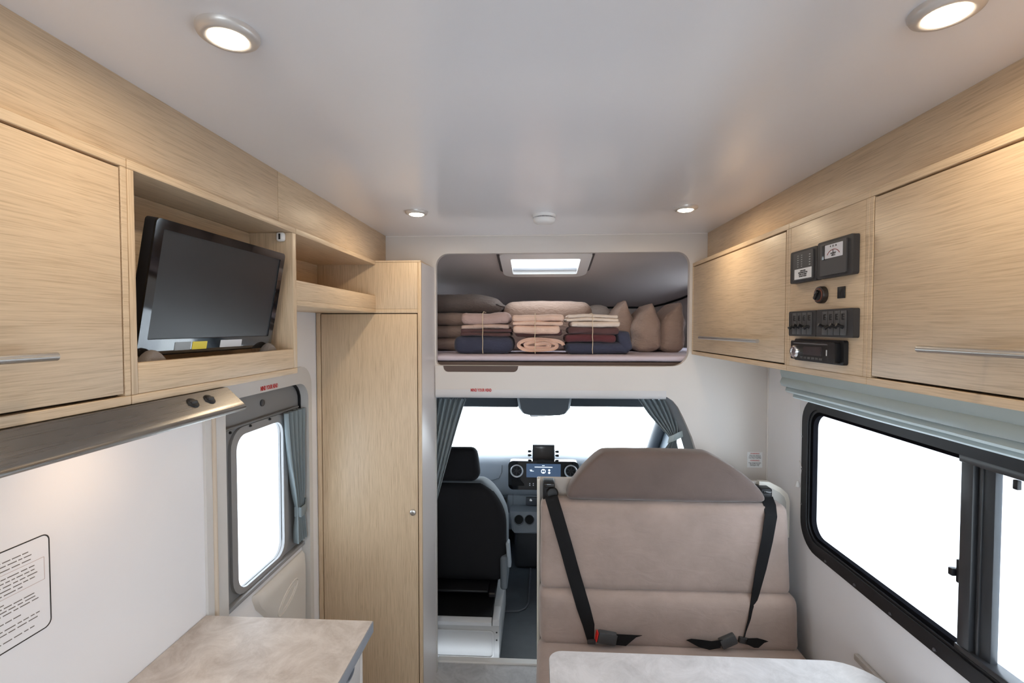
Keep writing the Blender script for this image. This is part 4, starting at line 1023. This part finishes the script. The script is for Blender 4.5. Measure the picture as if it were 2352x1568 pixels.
t = tag(pad('pillow', (.295, 2.92, MZ + .001), (.47, 3.2, zq(707, 3.0)), .06, cloth('pale_pillow', (.45, .38, .34)), None, (12, 10, 12), (0, 0, .02), .006, 9, 66), 'pale pillow lying behind the cream sheets', 'pillow', 'pillows on the bunk')
# bunk side windows, the unseen left one added for light, and the curtain
for k_, x_, s_ in ((2, BX1, 1), (9, BX0, -1)):
    bw = tag(bpy.data.objects.new('window_%d' % k_, None), kind='structure'); C.objects.link(bw); bw.location = (x_, 2.96, 1.6)
    plate('frame', rr(2.73, 3.19, 1.57, 1.89, .06), [rr(2.77, 3.15, 1.61, 1.85, .035)], YZ(x_), -.008 * s_, .012 * s_, mat('window_light_frame', (.30, .32, .34), .5), bw)
    box('pane', (x_ + .012 * s_, 2.75, 1.59), (x_ + .015 * s_, 3.17, 1.87), GLASS, bw, 0)
bc_ = thing('bunk_curtain', 'grey blue curtain tied at the bunk side window', 'curtain', (1.03, 3.1, 1.56))
rows = []
for i in range(17):
    f = i / 16; z = 1.935 - f * .36; wv = 1 - .55 * math.exp(-((f - .60) / .16) ** 2)
    rows.append([(1.022 + .010 * math.sin(j / 30 * 2 * math.pi * 5), 3.16 - .085 * wv + .17 * wv * j / 30, z) for j in range(31)])
sheet('fabric', rows, .003, GREYF, bc_)
ribbon('tieback', [(1.036, 3.26, 1.74), (1.012, 3.20, 1.73), (1.006, 3.16, 1.722), (1.012, 3.12, 1.725)], [(0, 0, .018)] * 4, [(-1, 0, 0)] * 4, .003, BLINDF, bc_)

# ================================================================== CAB CURTAINS
cl = thing('cab_curtain', 'grey blue cab curtain hanging at the left beside the wardrobe', 'curtain', (-.42, 2.36, .9), 'cab curtains')
YC = 2.335
rows = []
for i in range(31):
    f = i / 30
    pl = on_y(1003 - 55 * 1, 916 + 235 * f, YC); prr = on_y(1070 - 67 * f ** .92, 916 + 235 * f, YC)
    xl_, xr_ = -.60 - .02 * f, prr.x
    rows.append([(xl_ + (xr_ - xl_) * j / 72, YC + .014 * math.sin(j / 72 * 2 * math.pi * 9.5 + .4 * math.sin(3 * f)) * (1 - .35 * f), prr.z + (.004 * math.sin(j * 1.9) if i == 0 else 0)) for j in range(73)])
sheet('fabric', rows, .003, GREYF, cl)
tube('track', [(-.60, YC, 1.345 - .003), (-.34, YC, 1.345 - .003)], .004, WHITEP, cl)
cr_ = thing('cab_curtain', 'grey blue cab curtain tied back at the right arch', 'curtain', (.66, 2.36, .9), 'cab curtains')
key = [(916, 1466, 1546), (950, 1490, 1556), (985, 1520, 1560), (1000, 1535, 1556), (1012, 1540, 1553), (1025, 1532, 1556), (1050, 1512, 1562), (1090, 1495, 1570)]
rows = []
for i in range(33):
    y = 916 + (1090 - 916) * i / 32
    for (ya, la, ra), (yb, lb, rb) in zip(key, key[1:]):
        if ya <= y <= yb + .01:
            k = (y - ya) / (yb - ya); l_, r_ = la + (lb - la) * k, ra + (rb - ra) * k; break
    pl, prr = on_y(l_, y, YC), on_y(r_, y, YC)
    nar = (r_ - l_) / 80
    rows.append([(pl.x + (prr.x - pl.x) * j / 56, YC + .013 * math.sin(j / 56 * 2 * math.pi * 6.5) * (.35 + .65 * min(1, nar)), pl.z + (.004 * math.sin(j * 1.9) if i == 0 else 0)) for j in range(57)])
sheet('fabric', rows, .003, GREYF, cr_)
e = [on_y(1535, 1010, YC - .022), on_y(1548, 1005, YC - .028), on_y(1565, 997, YC - .018), on_y(1584, 986, YC + .010)]
ribbon('tieback', e, [(.004, 0, .016), (.003, 0, .017), (.002, 0, .017), (.001, 0, .017)], [(0, -1, 0)] * 4, .003, BLINDF, cr_)

# ================================================================== CAB SEATS
def cab_seat(label, cx, y):
    t = thing('captain_chair', label, 'car seat', (cx, y, -.06), 'black cab seats')
    hw_ = .285
    def backshape(p, u):
        v = (p.z - .20) / .62
        wdt = 1 - .42 * max(0, (v - .62) / .38) ** 2 - .05 * max(0, (.3 - v) / .3)
        return Vector((cx + (p.x - cx) * wdt, p.y + (p.z - .2) * -.10, p.z))
    bk_ = pad('backrest', (cx - hw_, y, .235), (cx + hw_, y + .13, .815), .055, SEATF, t, (22, 8, 24), (0, .012, 0), 0, 1, 1, backshape)
    # pale side bolsters as seen round the edge of the black rear shell
    pad('bolster', (cx - hw_ - .006, y + .018, .236), (cx + hw_ + .006, y + .17, .822), .05, mat('bolster_grey', (.16, .18, .20), .7), t, (22, 8, 24), (0, .012, 0), 0, 1, 1, backshape)
    def hshape(p, u):
        v = (p.z - .815) / .20
        return Vector((cx + (p.x - cx) * (1 - .16 * max(0, v) ** 1.5 - .16 * max(0, (.25 - v) / .25)), p.y - (p.z - .2) * .10, p.z))
    pad('headrest', (cx - .14, y + .015, .822), (cx + .14, y + .105, 1.012), .035, SEATF, t, (14, 8, 14), (0, .01, 0), 0, 1, 1, hshape)
    for s in (-1, 1): tube('headrest_post', [(cx + s * .06, y + .02, .79), (cx + s * .06, y - .005, .85)], .006, STEEL, t)
    pad('seat_cushion', (cx - .26, y + .04, .234), (cx + .26, y + .56, .34), .05, SEATF, t, (16, 14, 8), (0, 0, .01))
    boxes('seat_rail', [((cx - .26, y - .10, .2075), (cx - .22, y + .5, .232)), ((cx + .19, y - .10, .2075), (cx + .23, y + .5, .232))], BLACKP, t, .006)
    box('under_tray', (cx - .215, y - .06, .2075), (cx + .185, y + .5, .224), BLACKP, t, .01)
    sl = box('side_cover', (cx + hw_ - .035, y - .03, .21), (cx + hw_ + .005, y + .20, .40), mat('side_cover_grey', (.12, .14, .16), .5), t, .015, 3)
    tilted_box('recline_lever', Vector((cx + hw_ + .010, y + .02, .40)), (.010, .03, .07), 0, -.08, CABGREY, sl, .006)
    return t
cab_seat('black cab seat seen from behind beside the wardrobe', -.455, 2.66)
dr_ = cab_seat('black cab seat, only its headrest top showing above the bench', .595, 2.66)
box('pedestal', (.36, 2.70, -.059), (.83, 3.1, .2), CABDARK, dr_, .01)
SEATBOX = mat('pale_grey_metal', (.44, .445, .45), .4)
sbx = thing('seat_box', 'pale metal seat box under the cab seat beside the wardrobe', 'seat base', (-.45, 2.6, -.06))
p0, p1 = on_y(1147, 1508, 2.43), on_y(1147, 1424, 2.43)
zt_ = p1.z
box('box_body', (-.88, 2.43, -.059), (p0.x, 2.95, zt_ - .03), SEATBOX, sbx, .006)
plate('rear_rim', rr(-.74, p0.x - .028, -.035, zt_ - .055, .02), [rr(-.733, p0.x - .035, -.028, zt_ - .062, .016)], XZ(2.43), -.004, .002, SEATBOX, sbx)
box('tray_top', (-.87, 2.4535, zt_ - .029), (p0.x - .042, 2.93, zt_ + .002), mat('tray_black', (.004, .004, .005), .6, spec=.2), sbx, .004)
loft('top_flange', [[(x, 2.425, zt_ - .03), (x, 2.425, zt_ - .012), (x, 2.440, zt_), (x, 2.453, zt_), (x, 2.453, zt_ - .03)] for x in (-.88, p0.x - .04)], mat('pale_metal_bright', (.55, .56, .58), .35), sbx)
box('corner_bracket', (p0.x - .036, 2.426, zt_ - .03), (p0.x, 2.55, zt_ + .004), mat('pale_metal_bright', (.55, .56, .58)), sbx, .004)
for z in (zt_ - .065, zt_ - .105): lathe('bolt_hole', [(0, .001), (.004, .001), (.004, -.002)], (p0.x - .014, 2.4295, z), (0, -1, 0), BLACKP, sbx, 12)
rg_ = [on_z(1158, 1404, -.058), on_z(1190, 1404, -.058), on_z(1205, 1398, -.058), on_z(1213, 1385, -.058), on_z(1216, 1350, -.058), on_z(1219, 1300, -.058), on_z(1222, 1285, -.058)]
st(tube('trim_10', rg_, .008, CABDARK, None, 8))

# ================================================================== DASHBOARD
YD = 3.50
db = thing('dashboard', 'grey cab dashboard with central touchscreen and round air vents', 'dashboard', (.05, 3.7, -.05))
prof = [(4.20, .56), (3.85, .685), (3.62, .715), (3.53, .705), (3.485, .67), (3.470, .60), (3.485, .50), (3.52, .44), (3.56, .42), (3.60, .40), (3.62, .20), (3.70, .10), (4.20, .10)]
DASHC = mat('dash_grey', (.36, .40, .45), .5, bump=.1, bscale=800)
rings = []
for x in (-.88, -.6, -.3, -.22, .05, .32, .40, .7, .99):
    hump = .012 * math.exp(-((x - .05) / .22) ** 4)
    rings.append([(x, y, z + (hump if y > 3.5 and z > .6 else 0)) for y, z in prof])
loft('dash_body', rings, DASHC, db, smooth=50)
# airbag seam
sm = [on_y(1098, 1103, 3.468), on_y(1130, 1103, 3.468), on_y(1146, 1098, 3.470), on_y(1152, 1085, 3.472), on_y(1153, 1068, 3.482)]
tube('airbag_seam', [(p.x, p.y + .001, p.z) for p in sm], .0022, mat('seam_dark', (.15, .17, .19), .6), db, 6)
# centre panel
ca, cb = on_y(1168, 1121, 3.45), on_y(1329, 1058, 3.45)
hs = plate('centre_panel', rr(ca.x, cb.x, ca.z, cb.z, .035, 6), [], XZ(3.455), -.03, .03, BLACKG, db)
sa, sb_ = on_y(1209, 1096, 3.42), on_y(1288, 1066, 3.42)
scr = plate('screen', rr(sa.x, sb_.x, sa.z, sb_.z, .003), [], XZ(3.425), -.002, 0, mat('lit_screen', (.01, .015, .03), .2, emit=(.10, .17, .30), es=.55), hs)
IC = mat('screen_icon', (.8, .9, 1), .4, emit=(.75, .88, 1), es=1.6)
def sp(px, py): return on_y(px, py, 3.4222)
lathe('icon_ring', [(.0165, 0), (.0165, .0006), (.0125, .0006)], sp(1248, 1082), (0, -1, 0), IC, scr, 24)
lathe('icon_head', [(.005, 0), (.005, .0006), (0, .0006)], sp(1248, 1079), (0, -1, 0), IC, scr, 14)
lathe('icon_body', [(.006, 0), (.006, .0006), (0, .0006)], sp(1248, 1085), (0, -1, 0), IC, scr, 14)
lathe('icon_head', [(.007, 0), (.007, .0006), (0, .0006)], sp(1261.5, 1079.5), (0, -1, 0), IC, scr, 14)
lathe('icon_body', [(.008, 0), (.008, .0006), (0, .0006)], sp(1261.5, 1085.5), (0, -1, 0), IC, scr, 14)
for (u0, v0, u1, v1) in ((1228, 1072.2, 1269, 1072.9), (1245, 1068.6, 1251, 1069.4), (1217, 1078.5, 1222, 1080), (1218, 1081.2, 1226, 1082)):
    A, B = sp(u0, v1), sp(u1, v0); box('screen_line', (A.x, A.y, A.z), (B.x, B.y - .0006, B.z), IC, scr, 0)
for px, py in ((1187, 1081), (1311, 1082)):
    c_ = on_y(px, py, 3.424)
    v_ = lathe('air_vent', [(.046, 0), (.047, .006), (.044, .010), (.039, .008), (.036, .0)], c_, (0, -1, 0), mat('vent_silver', (.75, .76, .78), .3, .4), hs, 36)
    lathe('vent_hub', [(0, .006), (.010, .005), (.012, 0)], c_, (0, -1, 0), DGREY, v_, 16)
    lathe('vent_disc', [(0, .001), (.034, .001), (.035, -.004)], c_, (0, -1, 0), BLACKP, v_, 28)
    for a_ in (.4, 1.45, 2.5): tube('vent_blade', [c_ + Vector((.034 * math.cos(a_), -.003, .034 * math.sin(a_))), c_ - Vector((.034 * math.cos(a_), .003, .034 * math.sin(a_)))], .0016, mat('blade_grey', (.10, .10, .11), .4), v_, 6)
A, B = on_y(1175, 1115, 3.423), on_y(1204, 1102, 3.423)
plate('storage_slot', [(A.x, A.z), (B.x, A.z), (B.x, A.z + .012), (B.x - .025, B.z), (A.x, B.z)], [], XZ(3.4245), -.002, 0, mat('slot_black', (.002, .002, .002), .9), hs)
for px, py in ((1217, 1110), (1225, 1110), (1217, 1114), (1225, 1114)): 
    q_ = on_y(px, py, 3.424); box('button', (q_.x - .004, q_.y - .003, q_.z - .0035), (q_.x + .004, q_.y, q_.z + .0035), mat('button_white', (.7, .7, .7), .4), hs, .001)
# lower centre stack
A, B = on_y(1166, 1178, 3.50), on_y(1332, 1140, 3.50)
ls = box('centre_stack', (A.x, 3.50, A.z), (B.x, 3.62, B.z), mat('stack_grey', (.17, .19, .215), .5), db, .006)
A, B = on_y(1155, 1172, 3.49), on_y(1164, 1143, 3.49)
box('side_pocket', (A.x, 3.49, A.z), (B.x, 3.50, B.z), BLACKP, ls, .002)
A, B = on_y(1208, 1160, 3.48), on_y(1240, 1143, 3.48)
sk_ = box('control_block', (A.x, 3.478, A.z), (B.x, 3.50, B.z), CABDARK, ls, .004)
q_ = on_y(1219, 1148, 3.477); lathe('start_knob', [(0, .006), (.010, .005), (.012, 0)], q_, (0, -1, 0), CHROME, sk_, 16)
box('stack_groove', (on_y(1178, 1160, 3.498).x, 3.497, A.z - .05), (on_y(1178.8, 1160, 3.498).x, 3.5005, B.z + .02), CABDARK, ls, 0)
# cup holders
cuA, cuB = on_y(1171, 1219, 3.36), on_y(1240, 1177, 3.36)
def cyz(f): return
loft('cup_tray', [[(cuA.x - .0, 3.37, cuB.z), (cuB.x + .12, 3.37, cuB.z), (cuB.x + .09, 3.33, cuA.z + .02), (cuB.x + .07, 3.33, cuA.z), (cuA.x + .035, 3.33, cuA.z), (cuA.x + .018, 3.33, cuA.z + .02)],
                  [(cuA.x - .0, 3.62, cuB.z), (cuB.x + .12, 3.62, cuB.z), (cuB.x + .09, 3.62, cuA.z + .02), (cuB.x + .07, 3.62, cuA.z), (cuA.x + .035, 3.62, cuA.z), (cuA.x + .018, 3.62, cuA.z + .02)]], mat('tray_grey', (.14, .155, .175), .4), db, smooth=25)
for px in (1192, 1216):
    c_ = on_y(px, 1193, 3.342)
    cup_ = lathe('cup_holder', [(.036, -.002), (.037, .004), (.034, .007), (.031, .004), (.030, 0)], c_, (0, -1, .2), mat('cup_rim', (.12, .13, .14), .25), db, 28)
    lathe('cup_well', [(0, .003), (.030, .003), (.031, -.001)], c_, (0, -1, .2), mat('slot_black', (.002, .002, .002)), cup_, 28)
box('console_foot', (cuA.x + .03, 3.40, -.058), (cuB.x + .06, 3.66, cuA.z), mat('console_dark', (.018, .02, .024), .5), db, .03, 4)

# monitor on the dash
mo = thing('dash_monitor', 'small dark monitor standing on top of the dashboard', 'monitor', (.05, 3.55, .72))
A, B = on_y(1223, 1058, 3.50), on_y(1274, 1022, 3.50)
box('case', (A.x, 3.497, A.z), (B.x, 3.527, B.z), DGREY, mo, .006)
box('foot', ((A.x + B.x) / 2 - .03, 3.5275, .722), ((A.x + B.x) / 2 + .03, 3.56, A.z + .05), DGREY, mo, .004)
box('display', (A.x + .012, 3.494, A.z + .016), (B.x - .012, 3.498, B.z - .010), mat('monitor_glass', (.06, .05, .045), .15), mo, .001)
for px, py in ((1217, 1036), (1217, 1045), (1279, 1037), (1279, 1046)):
    q_ = on_y(px, py, 3.51); lathe('knob', [(0, .014), (.008, .014), (.009, .0), (.004, -.012)], q_, (-1 if px < 1240 else 1, 0, 0), BLACKP, mo, 12)
boxes('indicator', [((on_y(px, 1056, 3.496).x - .004, 3.4945, A.z + .004), (on_y(px, 1056, 3.496).x + .004, 3.4965, A.z + .009)) for px in (1236, 1243, 1250, 1257)], mat('orange_led', (.8, .3, .1), .4, emit=(1, .4, .12), es=1.2), mo, 0)

# overhead console, mirror, visors
oc = thing('overhead_console', 'dark grey overhead console above the rear view mirror', 'console', (.04, 2.95, 1.18))
rings = []
for f, zz in ((1.0, 1.344), (1.0, 1.26), (.94, 1.20), (.80, 1.170), (.60, 1.163)):
    A, B = on_y(1188, 930, 2.9), on_y(1312, 930, 2.9)
    m_, h_ = (A.x + B.x) / 2, (B.x - A.x) / 2 * f
    rings.append([(m_ - h_, 2.86, zz), (m_ - h_ * .9, 2.82, zz), (m_ + h_ * .9, 2.82, zz), (m_ + h_, 2.86, zz), (m_ + h_, 3.16, zz), (m_ - h_, 3.16, zz)])
loft('housing', rings, mat('console_grey', (.10, .115, .135), .6), oc, smooth=50)
lathe('sensor_dome', [(.075, 0), (.07, -.012), (.04, -.02), (0, -.022)], (m_, 2.96, 1.165), (0, 0, 1), CABDARK, oc, 24)
mi = thing('rear_view_mirror', 'rear view mirror hanging below the overhead console', 'mirror', (.04, 3.1, 1.1))
A, B = on_y(1217, 957, 3.1), on_y(1283, 940, 3.1)
dz = (on_y(1217, 957, 3.1) - on_y(1217, 951, 3.1)).z
plate('housing', rr(A.x, B.x, A.z, B.z, .014), [], lambda a, b, t: (a, 3.1 + t, b + (.012 * (a - A.x) / (B.x - A.x) if b < (A.z + B.z) / 2 else 0)), 0, .022, CABDARK, mi)
plate('mirror_glass', rr(A.x + .004, B.x - .004, A.z + .004, B.z - .004, .012), [], lambda a, b, t: (a, 3.1 + t, b + (.012 * (a - A.x) / (B.x - A.x) if b < (A.z + B.z) / 2 else 0)), -.001, 0, mat('mirror_silver', (.75, .80, .83), .06, 1.0), mi)
tube('stalk', [((A.x + B.x) / 2, 3.115, B.z - .01), ((A.x + B.x) / 2, 3.125, 1.150), ((A.x + B.x) / 2, 3.13, 1.161)], .012, CABDARK, mi)
for (px0, px1, lab) in ((1000, 1191, 'dark folded sun visor left of the overhead console'), (1308, 1500, 'dark folded sun visor right of the overhead console')):
    A, B = on_y(px0, 934, 3.05), on_y(px1, 914, 3.05)
    v_ = thing('sun_visor', lab, 'sun visor', ((A.x + B.x) / 2, 3.05, A.z), 'sun visors')
    pad('flap', (A.x, 3.05, A.z), (B.x, 3.078, 1.300), .012, mat('visor_grey', (.055, .065, .078), .7), v_, (16, 4, 10))
    tube('pivot_rod', [(A.x + .02, 3.065, 1.305), (B.x - .02, 3.065, 1.305)], .006, BLACKP, v_)
    box('roof_bracket', ((A.x + B.x) / 2 - .02, 3.055, 1.302), ((A.x + B.x) / 2 + .02, 3.08, 1.344), BLACKP, v_)

# ================================================================== OUTSIDE: white sheeting hung along both sides of the van
TARP = mat('white_tarpaulin', (.86, .87, .90), .8, bump=.2, bscale=3)
for x, lab, s in ((2.3, 'white sheeting seen through the right side window', 1), (-2.2, 'white sheeting seen through the entry door window', 2)):
    rows = []
    for i in range(31):
        rows.append([(x + .05 * fbm((y_ * .16, i * .09, 0), 3.0, s) , -1.5 + y_ * .16, -.6 + i * .12) for y_ in range(41)])
    tag(sheet('tarpaulin_sheet', rows, .004, TARP), lab, 'sheeting')
